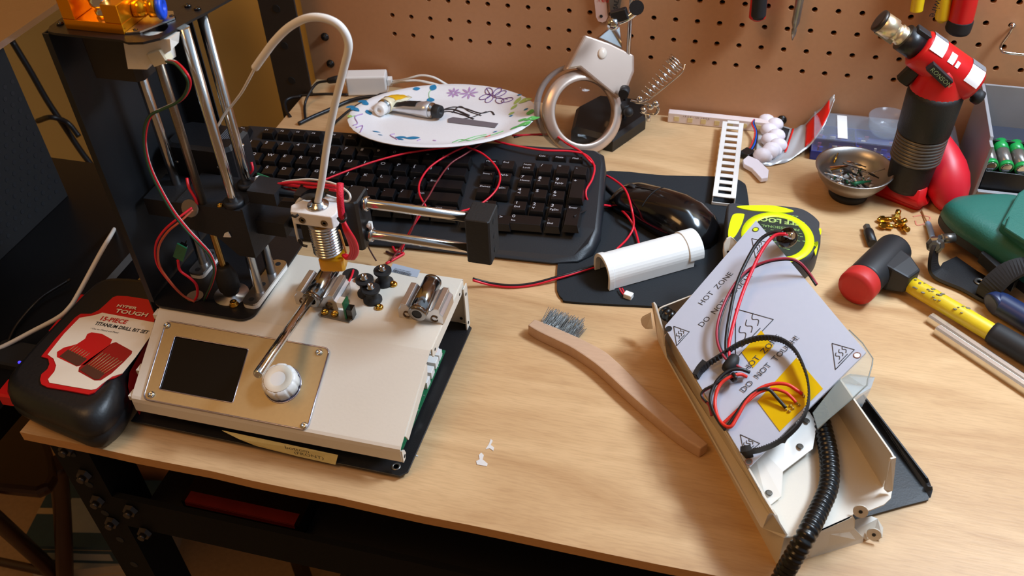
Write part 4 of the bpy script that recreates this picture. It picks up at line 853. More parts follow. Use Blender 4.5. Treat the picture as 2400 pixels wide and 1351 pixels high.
M_ = fr(t2[1] + t2[2] * .85 + PN * .0032 + t2[3] * -.004, -t2[2], PN.cross(-t2[2]) * 1); b = MB(); b.text('J-B WELD', fr(t2[1] + t2[2] * .80 + PN * .0048 - t2[3] * .0005, -t2[2] + PN * .010, t2[3] * -1), .0062, ys=1.0); b.build('lettering', white_plastic, t2[0])
t1 = gt('glue_tube', [(895, 272), (880, 278)], [(903, 268), (945, 222)], white_plastic, .0095, 'yellow and white glue tube with a white cap lying on the plate', mat('cream_foil', (236, 226, 190), .3, noise=.1, bump=.5, scale=90), (30, 150, mat('yellow_band', (240, 186, 30), .4, noise=.1)))
# ================================================================ charger and cables near the board
CHM = fr(g(815, 226, .0008), g(912, 224, .0008) - g(815, 226, .0008), (-.3, 1, 0))
AD = thing('power_adapter', g(860, 215, 0), 'white rectangular plug adapter lying against the pegboard behind the plate', 'adapter')
b = MB(); b.box((0, 0, 0), (.053, .022, .0275), CHM); b.build('housing', white_plastic, AD, bevel=.002)
b = MB(); b.box((.0535, .006, .010), (.060, .016, .020), CHM); b.build('plug', white_plastic, AD, bevel=.001)
e0 = CHM @ Vector((.060, .011, .015))
cable('white_cable', [e0, gy(950, 186, -.03), gy(985, 177, -.03), gy(1015, 181, -.03), gy(1040, 194, -.028), gy(1060, 206, -.02)], .0014, white_wire, 'thin white cable arching from the white adapter against the pegboard', 'cable')
cable('white_cable', [e0 + Vector((0, -.002, -.002)), gy(945, 191, -.035), gy(975, 189, -.035), gy(1010, 195, -.035), gy(1045, 205, -.03)], .0016, white_wire, 'lower white cable leaving the white adapter behind the plate', 'cable')
def plugcable(pts, label, plug, r=.0018):
    t = thing('usb_cable', plug[0], label, 'cable'); bb = MB(); bb.tube(pts, r, 8); bb.build('cord', mat('cable_black', (22, 26, 32), .4, noise=.05), t)
    d = (plug[1] - plug[0]).normalized(); bb = MB(); bb.lathe([(.0028, 0), (.0042, .003), (.0050, .012), (.0050, .020)], plug[0], d, 8); bb.build('plug', black_rubber, t); return t
plugcable([gy(768, 190, -.05), gy(742, 196, -.05), g(722, 224, .012), g(714, 250, .003), g(716, 282, .002)], 'black cable bending down from the left end of the white adapter', (gy(768, 190, -.05), gy(808, 182, -.048)))
plugcable([g(885, 226, .008), g(850, 229, .006), g(815, 238, .003), g(770, 258, .0025), g(735, 273, .0025), g(700, 290, .0025)], 'black cable running from behind the plate across the bare wood to the keyboard', (g(885, 226, .008), g(925, 224, .008)), .0026)
cable('thin_cable', [g(850, 240, .004), g(820, 258, .002), g(798, 276, .002), g(780, 292, .002)], .0016, black_wire, 'black cable between the keyboard and the left rim of the plate', 'cable')
cable('thin_cable', [g(705, 226, .002), g(680, 230, .002), g(668, 240, .001), g(671, 260, -.001), g(680, 274, .001)], .0022, black_wire, 'small black cable loop over the left rear corner of the bench top', 'cable')
cable('thin_cable', [g(815, 222, .003), g(770, 220, .002), g(720, 222, .002), g(700, 224, .002)], .0016, black_wire, 'black cable along the pegboard foot left of the white adapter', 'cable')
# ================================================================ helping hands with magnifier
HH = thing('magnifier_stand', g(1420, 330, 0), 'soldering stand with round silver magnifier, ball joint, black base and coil iron holder', 'magnifier')
b = MB(); hb0 = [g(1338, 332, 0), g(1435, 357, 0), g(1512, 303, 0), g(1500, 262, 0) + Vector((0, .015, 0)), g(1420, 250, 0) + Vector((0, .01, 0)), g(1350, 280, 0)]
c0 = sum(hb0, Vector()) / 6; b.loft([hb0, [p + Vector((0, 0, .014)) for p in hb0], [c0 + (p - c0) * .9 + Vector((0, 0, .019)) for p in hb0]]); b.build('weighted_base', mat('black_cast', (16, 15, 15), .45, noise=.1), HH)
mc = gy(1366, 264, -.098); Nn = (CC - mc).normalized(); Nn = (Matrix.Rotation(R(24), 3, 'Z') @ Nn).normalized()
up_ = gp(1404, 110, mc, Nn) - mc; MGM = fr(mc, up_.cross(Nn), up_); MGI = MGM.inverted()
def mloc(u, v): p = MGI @ gp(u, v, mc, Nn); return p
ra = (abs(mloc(1276, 290).x) + abs(mloc(1470, 250).x)) / 2; rb = abs(mloc(1335, 385).y)
ro, rin = .0480, .0365
satin = mat('satin_silver', (210, 190, 176), .3, metal=.6, noise=.03)
def ell(r, z, k=64): return [(r * math.cos(2 * math.pi * i / k), r * math.sin(2 * math.pi * i / k), z) for i in range(k)]
b = MB(); b.loft([ell(rin, -.002), ell(ro, -.006), ell(ro + .0015, -.003), ell(ro + .0012, .001), ell(ro - .001, .003), ell(ro - .006, .0062), ell(rin + .001, .0072), ell(rin, .0062), ell(rin, -.002)], MGM, 0, True, False); b.build('lens_ring', satin, HH)
b = MB(); b.loft([ell(ro - .002, -.014), ell(ro + .003, -.0135), ell(ro + .003, -.005), ell(ro - .002, -.0045), ell(ro - .002, -.014)], MGM @ Matrix.Translation((-.006, .004, 0)), 0, True, False); b.build('rear_ring', mat('smoky_plastic', (150, 146, 146), .25, noise=.05, alpha=.55), HH)
b = MB(); b.loft([ell(rin * .02, -.0015), ell(rin * .6, -.001), ell(rin, .0), ell(rin, .002), ell(rin * .6, .0035), ell(rin * .02, .0042)], MGM, 0, True, True); b.build('lens', mat('lens_glass', (30, 28, 26), .02, alpha=.10, noise=.01, spec=.7), HH)
hd = [mloc(1362, 84), mloc(1420, 104), mloc(1478, 132), mloc(1478, 170), mloc(1464, 205), mloc(1440, 232), mloc(1350, 160), mloc(1318, 165)]
b = MB(); b.loft([[(p.x, p.y, -.002) for p in hd], [(p.x, p.y, .010) for p in hd], [(p.x * .96, p.y * .985 + .001, .0125) for p in hd]], MGM); b.build('light_head', satin, HH, bevel=.002)
b = MB(); q = mloc(1402, 128); b.ball((q.x, q.y, .013), .0055, 16, 8, 0, (1, 1.2, .5), MGM); b.build('lamp_lens', mat('milky_lens', (226, 214, 200), .15, noise=.02), HH)
b = MB(); q1 = mloc(1425, 100); q2 = mloc(1440, 62); b.loft([[(q1.x - .016, q1.y, -.001), (q1.x + .016, q1.y - .004, -.001), (q1.x + .016, q1.y - .004, .010), (q1.x - .016, q1.y, .010)], [(q2.x - .004, q2.y, .001), (q2.x + .004, q2.y, .001), (q2.x + .004, q2.y, .008), (q2.x - .004, q2.y, .008)]], MGM); b.build('neck', chrome, HH, bevel=.001)
jb = gy(1437, 55, -.095); b = MB(); b.ball(jb, .0075, 16, 10); b.tube([jb, gy(1470, 42, -.09), gy(1492, 25, -.085)], .0042, 10); b.build('ball_joint', chrome, HH)
b = MB(); b.box((-.009, -.004, -.006), (.009, .004, .006), Matrix.Translation(gy(1452, 35, -.093)) @ Matrix.Rotation(R(-20), 4, 'Y'), bev=.001); b.cyl(gy(1492, 18, -.088), gy(1492, 18, -.078), .008, seg=14); b.build('joint_clamp', black_metal, HH)
pb = Vector((.3085, -.046, .015)); b = MB(); b.cyl(pb, (.3085, -.046, .30), .0026, seg=12); b.build('stand_rod', steel, HH)
b = MB(); b.cyl((.3115, -.070, .04), (.3115, -.070, .052), .006); b.ball((.317, -.078, .046), .006, 12, 8); b.cyl((.3115, -.078, .075), (.3115, -.09, .075), .006, seg=12); b.build('rod_collar', black_rubber, HH)
sp0, sp1 = gy(1512, 222, -.072), gy(1592, 138, -.055)
d = (sp1 - sp0); qm = d.to_track_quat('Z', 'Y').to_matrix(); pts = []
for k in range(0, 9 * 16 + 1):
    t = k / (9 * 16); te = t if t < .82 else .82 + (t - .82) * .8; rr = .0065 + .004 * t; a = k * 2 * math.pi / 16 * (1 if t < .8 else 1.6); pts.append(sp0 + d * te + qm @ Vector((rr * math.cos(a), rr * math.sin(a), 0)))
b = MB(); b.tube(pts, .0008, 6, raw=True); b.build('coil_holder', chrome, HH)
b = MB(); b.tube([gy(1520, 235, -.075), gy(1560, 203, -.073), gy(1598, 170, -.066), gy(1606, 150, -.06)], .0008, 6); b.tube([gy(1500, 240, -.07), gy(1540, 250, -.07), gy(1535, 268, -.07), gy(1500, 262, -.07)], .0018, 8); b.tube([gy(1478, 236, -.07), gy(1500, 240, -.07), gy(1520, 232, -.07)], .002, 8); b.build('holder_clip', chrome, HH)
b = MB(); 
for q in ((1500, 232), (1525, 250), (1537, 243), (1508, 258)): b.ball(gy(*q, -.072), .0042, 10, 6)
b.cyl(gy(1520, 268, -.07), gy(1520, 284, -.07), .0025, seg=10); b.build('clip_screws', chrome, HH)
# ================================================================ things hanging on the pegboard
def tag1(bb, name, m, label, cat, group=None, bevel=0): return tag(bb.build(name, m, bevel=bevel), label, cat, group)
b = MB(); P = [gy(u, v, -.004) for u, v in ((1372, -200), (1397, 40), (1402, 50), (1412, 53), (1420, 49), (1424, 40), (1404, -200))]; b.poly(P, (0, .0015, 0)); zt_ = tag1(b, 'plastic_strip', mat('pink_white_plastic', (230, 196, 186), .5, noise=.03), 'pale pink plastic strip hanging above the magnifier', 'strip')
b = MB(); b.lathe([(.002, 0), (.002, .0003)], gy(1409, 38, -.0042), (0, -1, 0), 8); b.build('hole_mark', ink, zt_)
b = MB(); b.text('red', fr(gy(1402, 4, -.0046), (1, 0, 0), (0, 0, 1)), .009); b.build('print', red_pl, zt_)
b = MB(); P = [gy(u, v, -.006) for u, v in ((1412, -200), (1430, 28), (1450, 36), (1456, 0), (1436, -200))]; b.poly(P, (0, .003, 0)); sl_ = tag1(b, 'steel_rule', grey_metal, 'dark steel strip with tiny print hanging beside the pale strip', 'ruler')
b = MB(); b.text('MADE', fr(gy(1446, 30, -.0066), (.1, 0, 1), (-1, 0, .1)), .008); b.build('print', ink, sl_)
def handle(pts_c, r, m1, name, label, cat, tip=None, flat=1):
    bb = MB(); bb.tube(pts_c, r, 14, rf=lambda i, n: (1 if i < n - 5 else (1 - ((i - n + 5) / 4.6) ** 2 * .75)), flat=flat); return tag1(bb, name, m1, label, cat)
h1 = handle([gy(1800, -200, -.016), gy(1778, 10, -.016), gy(1774, 48, -.016)], .0095, red_pl, 'screwdriver', 'red edged black screwdriver handle hanging left of the grey pick', 'screwdriver')
b = MB(); b.tube([gy(1801, -200, -.022), gy(1780, 10, -.022), gy(1777, 42, -.0215)], .0082, 12, rf=lambda i, n: 1 if i < n - 4 else .8, flat=1.0); b.build('grip', black_rubber, h1)
b = MB(); b.lathe([(.0006, 0), (.0028, .008), (.0030, .013), (.0022, .014), (.0045, .022), (.0048, .13)], gy(1857, 94, -.012), gy(1880, -30, -.012) - gy(1857, 94, -.012), 14); pk = tag1(b, 'steel_pick', mat('brushed_pen', (170, 168, 160), .3, metal=.9, noise=.05), 'slim grey metal pick with its point down hanging on the pegboard', 'pick')
y1 = handle([gy(2190, -230, -.016), gy(2152, 0, -.016), gy(2148, 26, -.016)], .0065, yellow_pl, 'pliers', 'shorter yellow plier handle hanging at the top edge left of the other handle', 'pliers')
y2 = handle([gy(2236, -230, -.016), gy(2212, 10, -.016), gy(2206, 52, -.016)], .0072, yellow_pl, 'wire_stripper', 'yellow tool handle marked wire hanging beside the red handle', 'wire stripper')
b = MB(); b.text('wire', fr(gy(2194, -2, -.0236), (-.1, 0, -1), (1, 0, -.1)), .011); b.build('lettering', ink, y2)
y3 = handle([gy(2310, -240, -.018), gy(2260, 10, -.018), gy(2242, 74, -.018)], .0125, red_pl, 'nut_driver', 'thick red handle with a black end hanging right of the yellow handles', 'driver')
b = MB(); b.tube([gy(2252, 46, -.018), gy(2248, 60, -.018), gy(2240, 79, -.018)], .0130, 14, rf=lambda i, n: 1 if i < n - 5 else 1 - ((i - n + 5) / 4.6) ** 2 * .5); b.build('end_cap', black_rubber, y3)
b = MB(); hk = [gy(2375, 60, .002), gy(2375, 60, -.010), gy(2366, 78, -.012), gy(2347, 105, -.013), gy(2346, 116, -.015), gy(2356, 123, -.02), gy(2400, 128, -.02), gy(2450, 133, -.02)]; b.tube(hk, .0014, 8); b.ball(gy(2374, 60, -.008), .0032, 10, 6); tag1(b, 'peg_hook', steel, 'bent steel wire peg hook at the right edge of the pegboard', 'hook')
# ================================================================ led strip, slotted channel, coil, bag, organizer
LM = fr(Vector((.358, -.0155, .0005)), gy(1800, 300, -.014) - gy(1568, 272, -.014), (0, 1, 0)); LM = fr(Vector((.359, -.0155, .0005)), (1, 0, 0), (0, 1, 0))
LD = thing('led_strip', (.42, -.01, 0), 'white led light bar lying along the foot of the pegboard', 'light bar')
b = MB(); b.box((0, 0, 0), (.125, .010, .013), LM); b.build('profile', mat('led_white', (232, 216, 212), .5, noise=.03), LD, bevel=.0006)
b = MB()
for k in range(7): b.box((.008 + k * .0165, -.0004, .003), (.014 + k * .0165, 0, .009), LM)
b.build('led_chip', mat('led_yellow', (226, 206, 150), .4, noise=.05), LD)
b = MB(); b.text('+ R G B  -  12V  + R G B', LM @ fr(Vector((.018, -.0005, .0095)), (1, 0, 0), (0, 0, 1)), .0032); b.build('printed_marks', mat('brown_print', (120, 80, 60), .6), LD)
ca, cb_ = g(1697, 462, .012), g(1718, 290, .012); dd = Vector((cb_.x - ca.x, cb_.y - ca.y, 0)); CL = dd.length; CM2 = fr((ca.x, ca.y, .003), dd, (-dd.y, dd.x, 0))
CH = thing('slotted_channel', g(1700, 400, 0), 'white slotted plastic cable channel lying from the mouse pad towards the pegboard', 'channel')
b = MB(); wv = .0125
b.box((-.003, -wv, 0), (CL, -wv + .0012, .010), CM2); b.box((-.003, wv - .0012, 0), (CL, wv, .010), CM2)
b.box((-.003, -wv, .010), (CL, -.0070, .0112), CM2); b.box((-.003, .0070, .010), (CL, wv, .0112), CM2); b.box((-.0042, -wv, 0), (-.003, wv, .0035), CM2)
for k in range(13): b.box((CL * k / 12 - .0032, -.0070, .010), (CL * k / 12 + .0032, .0070, .0112), CM2)
b.build('channel_body', white_plastic, CH, bevel=.0003)
b = MB(); sp_ = [(1800, 283), (1812, 292), (1806, 305), (1816, 318), (1808, 328), (1820, 340), (1812, 350), (1800, 356), (1790, 364)]
for k, q in enumerate(sp_):
    c_ = g(q[0] + (4 if k % 2 else -4), q[1], .009); b.ball(c_, .0095, 14, 8, 0, (1.1, .9, .9))
    b.ball(g(q[0] + (-9 if k % 2 else 9), q[1] + 4, .006), .0062, 12, 6)
P = [g(u, v, .002) for u, v in ((1740, 384), (1752, 374), (1775, 384), (1800, 408), (1798, 426), (1782, 428), (1760, 404), (1742, 394))]
b.poly(P, (0, 0, .006)); tag1(b, 'cable_wrap', mat('soft_white', (234, 226, 232), .5, noise=.03), 'lumpy white coiled wrap standing on the bench beside the slotted channel', 'cable wrap', bevel=.001)
CN = thing('led_connector', g(1748, 365, 0), 'small black four pin plug with coloured wires beside the white wrap', 'connector')
b = MB(); M_ = fr(g(1732, 366, .001), g(1757, 378, .001) - g(1732, 366, .001), (.35, 1, 0)); b.box((0, 0, 0), (.0125, .0135, .007), M_, bev=.001); b.build('plug', black_plastic, CN)
for k, m_ in enumerate((red_wire, green_wire, blue_pl, black_wire)):
    o_x = (k - 1.5) * 3; W3('wire', [g(1757 + o_x, 356, .005), g(1768 + o_x, 335, .006), g(1772 + o_x * .5, 310, .010), g(1765 + o_x * .6, 290, .013), g(1768, 280, .014)], .0009, m_, CN)
BG = thing('foil_bag', g(1860, 350, 0), 'curled silver packaging bag with a red stripe lying behind the metal bowl', 'bag')
SA = [(1775, 316, .003), (1815, 298, .004), (1862, 300, .006), (1885, 290, .014), (1920, 256, .034), (1956, 222, .056)]
SB_ = [(1770, 385, .002), (1800, 388, .002), (1835, 382, .002), (1880, 357, .007), (1925, 307, .026), (1956, 235, .052)]
A_ = crom(at(SA), 8); B_ = crom(at(SB_), 8)
def sheet_strip(m, i0, i1, v0, v1, off, mi=0, nv=8):
    rows_ = []
    for i in range(i0, i1 + 1):
        row = []
        for k in range(nv + 1):
            v_ = v0 + (v1 - v0) * k / nv; p = A_[i].lerp(B_[i], v_) + Vector((0, 0, off + .0012 * math.sin(i * .7 + v_ * 5))); row.append(p)
        rows_.append(row)
    m.loft(rows_, None, mi, True, False, False)
b = MB(); sheet_strip(b, 0, len(A_) - 1, 0, 1, 0); b.build('film', mat('silver_film', (196, 198, 200), .3, metal=.35, noise=.04), BG, solid=.0006)
b = MB(); sheet_strip(b, 25, 37, .12, .92, .0012); b.build('red_stripe', mat('red_print_gloss', (226, 30, 22), .3, noise=.05), BG, solid=.0003)
b = MB(); sheet_strip(b, 9, 14, .05, .72, .0012); b.build('logo_panel', ink, BG, solid=.0003)
b = MB(); sheet_strip(b, 15, 16, .02, .74, .0012); b.build('red_edge', mat('red_print_gloss', (226, 30, 22), .3), BG, solid=.0003)
OG = thing('parts_organizer', g(1990, 340, 0), 'blue parts organizer with a clear lid at the foot of the pegboard', 'organizer')
OM = fr((.531, -.064, 0), (1, 0, 0), (0, 1, 0)); navy = mat('navy_plastic', (36, 52, 150), .4, noise=.05)
b = MB(); b.box((0, 0, 0), (.158, .060, .002), OM); 
for lo, hi in (((0, 0, .002), (.158, .002, .012)), ((0, .058, .002), (.158, .06, .012)), ((0, .002, .002), (.002, .058, .012)), ((.156, .002, .002), (.158, .058, .012)), ((.05, .002, .002), (.0515, .058, .012)), ((.10, .002, .002), (.1015, .058, .012)), ((.0, .03, .002), (.156, .0315, .012))): b.box(lo, hi, OM)
b.build('tray', navy, OG, bevel=.0005)
b = MB(); b.box((0, 0, .0122), (.158, .0015, .0285), OM); b.box((0, .0585, .0122), (.158, .06, .0285), OM); b.box((0, .0015, .0122), (.0015, .0585, .0285), OM); b.box((.1565, .0015, .0122), (.158, .0585, .0285), OM); b.box((0, 0, .0285), (.158, .06, .030), OM); b.build('lid', clear_pl, OG, bevel=.0006)
b = MB(); b.box((.026, .004, .0301), (.037, .055, .0304), OM); b.build('label', white_plastic, OG)
random.seed(9)
b = MB()
for _ in range(60): x, y_ = random.uniform(.004, .15), random.uniform(.004, .054); b.box((x, y_, .002), (x + random.uniform(.002, .007), y_ + .002, .006 + random.uniform(0, .004)), OM @ Matrix.Rotation(0, 4, 'Z'), random.randrange(3))
sm_ = b.build('small_components', [white_plastic, blue_pl, mat('violet_part', (150, 60, 120), .4)], None); tag(sm_, 'assorted tiny coloured components inside the blue organizer', 'components', kind='stuff')
def cup(c, r, h, label):
    bb = MB(); bb.lathe([(r * .72, 0), (r * .9, h * .3), (r, h), (r * .96, h), (r * .86, h * .3), (r * .68, .0012), (0, .0012)], c, (0, 0, 1), 28, caps=True); return tag1(bb, 'plastic_cup', clear_pl, label, 'cup')
cup(Vector((.611, -.036, .0305)), .0235, .019, 'clear shallow plastic cup on the organizer, left of the torch')
cup(Vector((.642, -.026, .0305)), .016, .026, 'smaller clear plastic cup on the organizer, half hidden by the torch')
b = MB(); b.box((.118, .004, .0302), (.136, .012, .0312), OM); tag1(b, 'red_label', mat('dark_red', (150, 20, 40), .5, noise=.05), 'small dark red label lying on the organizer under the clear cup', 'label')
# metal bowl with bits
BW = thing('metal_bowl', Vector((.573, -.125, 0)), 'small round metal magnetic bowl filled with tiny bits', 'bowl')
bc = Vector((.573, -.128, 0)); b = MB(); b.lathe([(.004, .0095), (.018, .0095), (.029, .016), (.037, .027), (.0405, .0365), (.0415, .0368), (.0415, .0375), (.0395, .0375), (.0355, .028), (.028, .0178), (.018, .0112), (.0, .011)], bc, (0, 0, 1), 44, caps=False); b.build('dish', mat('satin_steel', (172, 168, 164), .34, metal=.9, noise=.05), BW)
b = MB(); b.lathe([(.0195, 0), (.021, .002), (.021, .0085), (.018, .0094)], bc, (0, 0, 1), 32); b.build('magnet_base', black_rubber, BW)
tiny = [((1940, 400), (1985, 385), .0012, brass, 'brass'), ((1945, 392), (2000, 378), .0010, mat('copper_bit', (206, 130, 80), .3, metal=.9), 'copper'), ((1925, 390), (1955, 412), .0016, grey_metal, 'grey'), ((1950, 408), (1998, 425), .0012, steel, 'steel'), ((1930, 405), (1985, 420), .0010, steel, 'steel'), ((1975, 395), (2010, 412), .0016, black_metal, 'black'), ((2000, 382), (2030, 392), .0012, grey_metal, 'grey'), ((2008, 400), (2030, 375), .0009, chrome, 'chrome'), ((2020, 415), (2075, 396), .0011, steel, 'steel'), ((1950, 380), (1956, 350), .0013, brass, 'brass'), ((1985, 378), (2003, 366), .0008, mat('copper_bit', (206, 130, 80), .3, metal=.9), 'copper'), ((2000, 430), (2040, 425), .0020, pcb, 'green'), ((1960, 428), (1990, 436), .0016, chrome, 'chrome'), ((2035, 405), (2060, 418), .0012, black_metal, 'black'), ((1990, 405), (2020, 440), .0013, chrome, 'chrome'), ((1968, 372), (2030, 400), .0011, grey_metal, 'grey')]
for k, (p, q, r, m_, cn) in enumerate(tiny):
    zz = .021 + .0011 * (k % 7); bb = MB(); a = g(*p, zz + .002); c_ = g(*q, zz + (.010 if k in (8, 9) else 0))
    def clampb(v):
        d = Vector((v.x - bc.x, v.y - bc.y, 0)); mr = .026 + max(0, v.z - .021) * .75
        if d.length > mr: d = d.normalized() * mr
        return Vector((bc.x + d.x, bc.y + d.y, v.z))
    a, c_ = clampb(a), clampb(c_); bb.lathe([(r * .5, 0), (r, .002), (r, (c_ - a).length * .6), (r * .6, (c_ - a).length * .62), (r * .6, (c_ - a).length)], a, c_ - a, 8); tag1(bb, 'tool_bit', m_, 'tiny %s bit lying loose in the small metal bowl' % cn, 'bit', 'loose bits in the metal bowl')
random.seed(2); b = MB()
for _ in range(70):
    a = random.uniform(0, 6.28); rr = random.uniform(0, .024); c_ = bc + Vector((rr * math.cos(a), rr * math.sin(a), .0125 + rr * .15 + random.uniform(0, .006))); d = Vector((random.uniform(-1, 1), random.uniform(-1, 1), random.uniform(-.2, .4))).normalized() * random.uniform(.002, .005); b.cyl(c_ - d, c_ + d, random.uniform(.0006, .0015), seg=7, mi=random.randrange(5))
o = b.build('swarf', [steel, grey_metal, black_metal, pcb, white_plastic]); tag(o, 'heap of tiny screws and scraps filling the metal bowl', 'scraps', kind='stuff')
# ================================================================ torch
TX, TY = .6305, -.123
TO = thing('butane_torch', (TX, TY, 0), 'red and black butane torch standing upright near the pegboard', 'torch')
b = MB(); fq = at([(2040, 453, 0), (2152, 497, 0), (2212, 430, 0), (2110, 405, 0)])
def corner_round(P, r=.006, n=5):
    out = []
    for i in range(len(P)):
        p = P[i]; a = (P[i - 1] - p).normalized(); c_ = (P[(i + 1) % len(P)] - p).normalized()
        for k in range(n + 1):
            t = k / n; out.append((p + a * r) * (1 - t) ** 2 + p * 2 * t * (1 - t) + (p + c_ * r) * t * t)
    return out
fr_ = corner_round(fq, .008, 6); cT = Vector((TX, TY, 0))
m_n = len(fr_)
def circ_at(r, z): 
    out = []
    for p in fr_: a = math.atan2(p.y - cT.y, p.x - cT.x); out.append(cT + Vector((r * math.cos(a), r * math.sin(a), z)))
    return out
b.loft([fr_, [p + Vector((0, 0, .003)) for p in fr_], [cT + (p - cT) * .93 + Vector((0, 0, .005)) for p in fr_], circ_at(.029, .009), circ_at(.0245, .014), circ_at(.0235, .026), circ_at(.020, .027)], None, 0, True); b.build('foot', red_pl, TO)
b = MB(); b.lathe([(.0205, .018), (.0215, .022), (.0235, .052), (.0240, .056)], (TX, TY, 0), (0, 0, 1), 32); b.build('lower_grip', mat('torch_black', (26, 24, 24), .55, noise=.1, bump=.3, scale=500), TO)
b = MB(); b.lathe([(.024, .084), (.0262, .088), (.0272, .13), (.0262, .136)], (TX, TY, 0), (0, 0, 1), 32); b.build('gas_tank', mat('torch_black', (26, 24, 24), .55, noise=.1, bump=.3, scale=500), TO)
b = MB(); pr_ = []
for k in range(8): z = .0545 + k * .0039; pr_ += [(.0232, z), (.0256, z + .0008), (.0256, z + .0028), (.0232, z + .0034)]
b.lathe(pr_, (TX, TY, 0), (0, 0, 1), 32); b.build('grip_rings', mat('grey_rings', (112, 106, 100), .4, metal=.6, noise=.1), TO)
hp0 = gy(2060, 47, TY); hp1 = gy(2283, 203, TY); hd_ = (hp1 - hp0).normalized(); HL = (hp1 - hp0).length
def hpt(t): return hp0 + hd_ * t
Lr = .048
b = MB(); b.lathe([(.0155, Lr), (.0192, Lr + .003), (.0198, Lr + .02), (.0196, HL - .010), (.0165, HL - .002), (.009, HL)], hp0, hd_, 30)
b.lathe([(.0262, 0), (.0262, .004), (.0225, .020), (.019, .034)], (TX, TY, .132), (.0, 0, 1), 30); b.build('head', red_pl, TO)
b = MB(); b.lathe([(.0135, .030), (.0135, Lr + .002)], hp0, hd_, 24); b.build('barrel_collar', black_plastic, TO)
b = MB(); M_ = fr(hpt(.040) - hd_.cross(Vector((0, 1, 0))).normalized() * (0), hd_, (0, 1, 0)); upv = hd_.cross(Vector((0, 1, 0))).normalized(); upv = upv if upv.z > 0 else -upv; M_ = fr(hpt(.034) + upv * .0135, hd_, (0, 1, 0)); b.box((0, -.006, -.003), (.016, .006, .003), M_, bev=.001); b.build('safety_lock', black_rubber, TO)
b = MB(); b.lathe([(.0106, .002), (.0108, .0175), (.0085, .019), (.0085, .0235), (.0100, .024), (.0092, .026), (.0100, .028), (.0092, .030), (.0100, .031), (.0085, .032)], hp0, hd_, 24); b.build('burner_tube', mat('heated_steel', (236, 222, 190), .34, metal=.9, noise=.05), TO)
b = MB(); b.lathe([(.0080, -.0003), (.0110, 0), (.0112, .003), (.0106, .004)], hp0, hd_, 24); b.build('nozzle_rim', mat('burnt_steel', (70, 64, 60), .4, metal=.8, noise=.1), TO)
dn = hd_.cross(Vector((0, 1, 0))).normalized(); dn = dn if dn.z < 0 else -dn
b = MB(); M_ = fr(hpt(.004) + dn * .0085 + Vector((0, -.004, 0)), hd_, (0, 1, 0)); b.box((0, 0, -.003), (.021, .009, .003), M_); b.build('igniter_guard', grey_metal, TO, bevel=.0006)
b = MB(); M_ = fr(hpt(.066) + dn * .023, hd_, (0, 1, 0)); b.box((-.010, -.0065, -.012), (.004, .0065, .012), M_, bev=.003); b.build('trigger', black_rubber, TO)
b = MB(); b.lathe([(.0045, HL - .003), (.0045, HL + .007), (.0075, HL + .008), (.0075, HL + .014), (.006, HL + .015)], hp0 + dn * .006, hd_, 14); b.build('gas_knob', black_rubber, TO)
def wrapq(t0, t1, a0, a1, r, e, m_, nm, txt=None, ts=.006):
    side = Vector((0, -1, 0)); up2 = -dn; bb = MB(); rows_ = []
    for i in range(2):
        t = (t0, t1)[i]; rows_.append([hpt(t) + side * ((r + e) * math.cos(R(a0 + (a1 - a0) * k / 8))) + up2 * ((r + e) * math.sin(R(a0 + (a1 - a0) * k / 8))) for k in range(9)])
    bb.loft(rows_, None, 0, True, False, False); o = bb.build(nm, m_, TO)
    if txt:
        am = R((a0 + a1) / 2); nrm = side * math.cos(am) + up2 * math.sin(am); bb = MB(); bb.text(txt, fr(hpt(t0 + .002) + nrm * (r + e + .0004) - nrm.cross(hd_) * ts * .35, hd_, nrm.cross(hd_)), ts); bb.build('lettering', white_plastic if m_ == ink else ink, o)
    return o
wl = mat('label_white', (240, 236, 236), .4, noise=.02)
wrapq(Lr + .003, Lr + .019, 30, 80, .0198, .0004, wl, 'label'); wrapq(Lr + .003, Lr + .019, 82, 115, .0198, .0004, mat('label_grey', (120, 120, 124), .5, noise=.1), 'label')
wrapq(HL - .022, HL - .006, 15, 70, .0197, .0005, wl, 'label'); wrapq(HL - .022, HL - .006, 72, 100, .0197, .0005, mat('label_grey', (120, 120, 124), .5), 'label')
wrapq(Lr + .025, Lr + .032, 30, 62, .0198, .0004, wl, 'label'); wrapq(Lr + .034, Lr + .038, 30, 48, .0198, .0004, wl, 'label')
M_ = fr(gy(2181, 158, TY - .0262), gy(2222, 196, TY - .0262) - gy(2181, 158, TY - .0262), (0, 0, 1)); b = MB(); b.box((-.001, -.0045, -.006), (.027, .0045, .0012), M_); NPl = b.build('name_plate', ink, TO, bevel=.0006)
b = MB(); b.text('RONSON', M_ @ Matrix.Translation((.001, -.002, .0016)), .0062, xs=1.05); b.build('lettering', mat('plate_print', (150, 176, 130), .5), NPl)
# blower bulb
BB = thing('rubber_bulb', g(2232, 485, 0), 'red rubber blower bulb with a white tip beside the torch', 'bulb')
b0 = g(2228, 476, .009); b1 = gy(2210, 362, -.098); d = (b1 - b0); Lb = d.length; b = MB()
b.lathe([(.001, -.006), (.012, -.006), (.0165, .001), (.0215, .014), (.0232, .028), (.0215, .042), (.0165, .057), (.0115, .068), (.0065, .078), (.005, .083)], b0, d, 30); b.build('bulb_body', red_rub, BB)
b = MB(); b.lathe([(.0052, .082), (.0035, .09), (.0018, .098), (.0010, .098)], b0, d, 16); b.build('tip', white_plastic, BB)
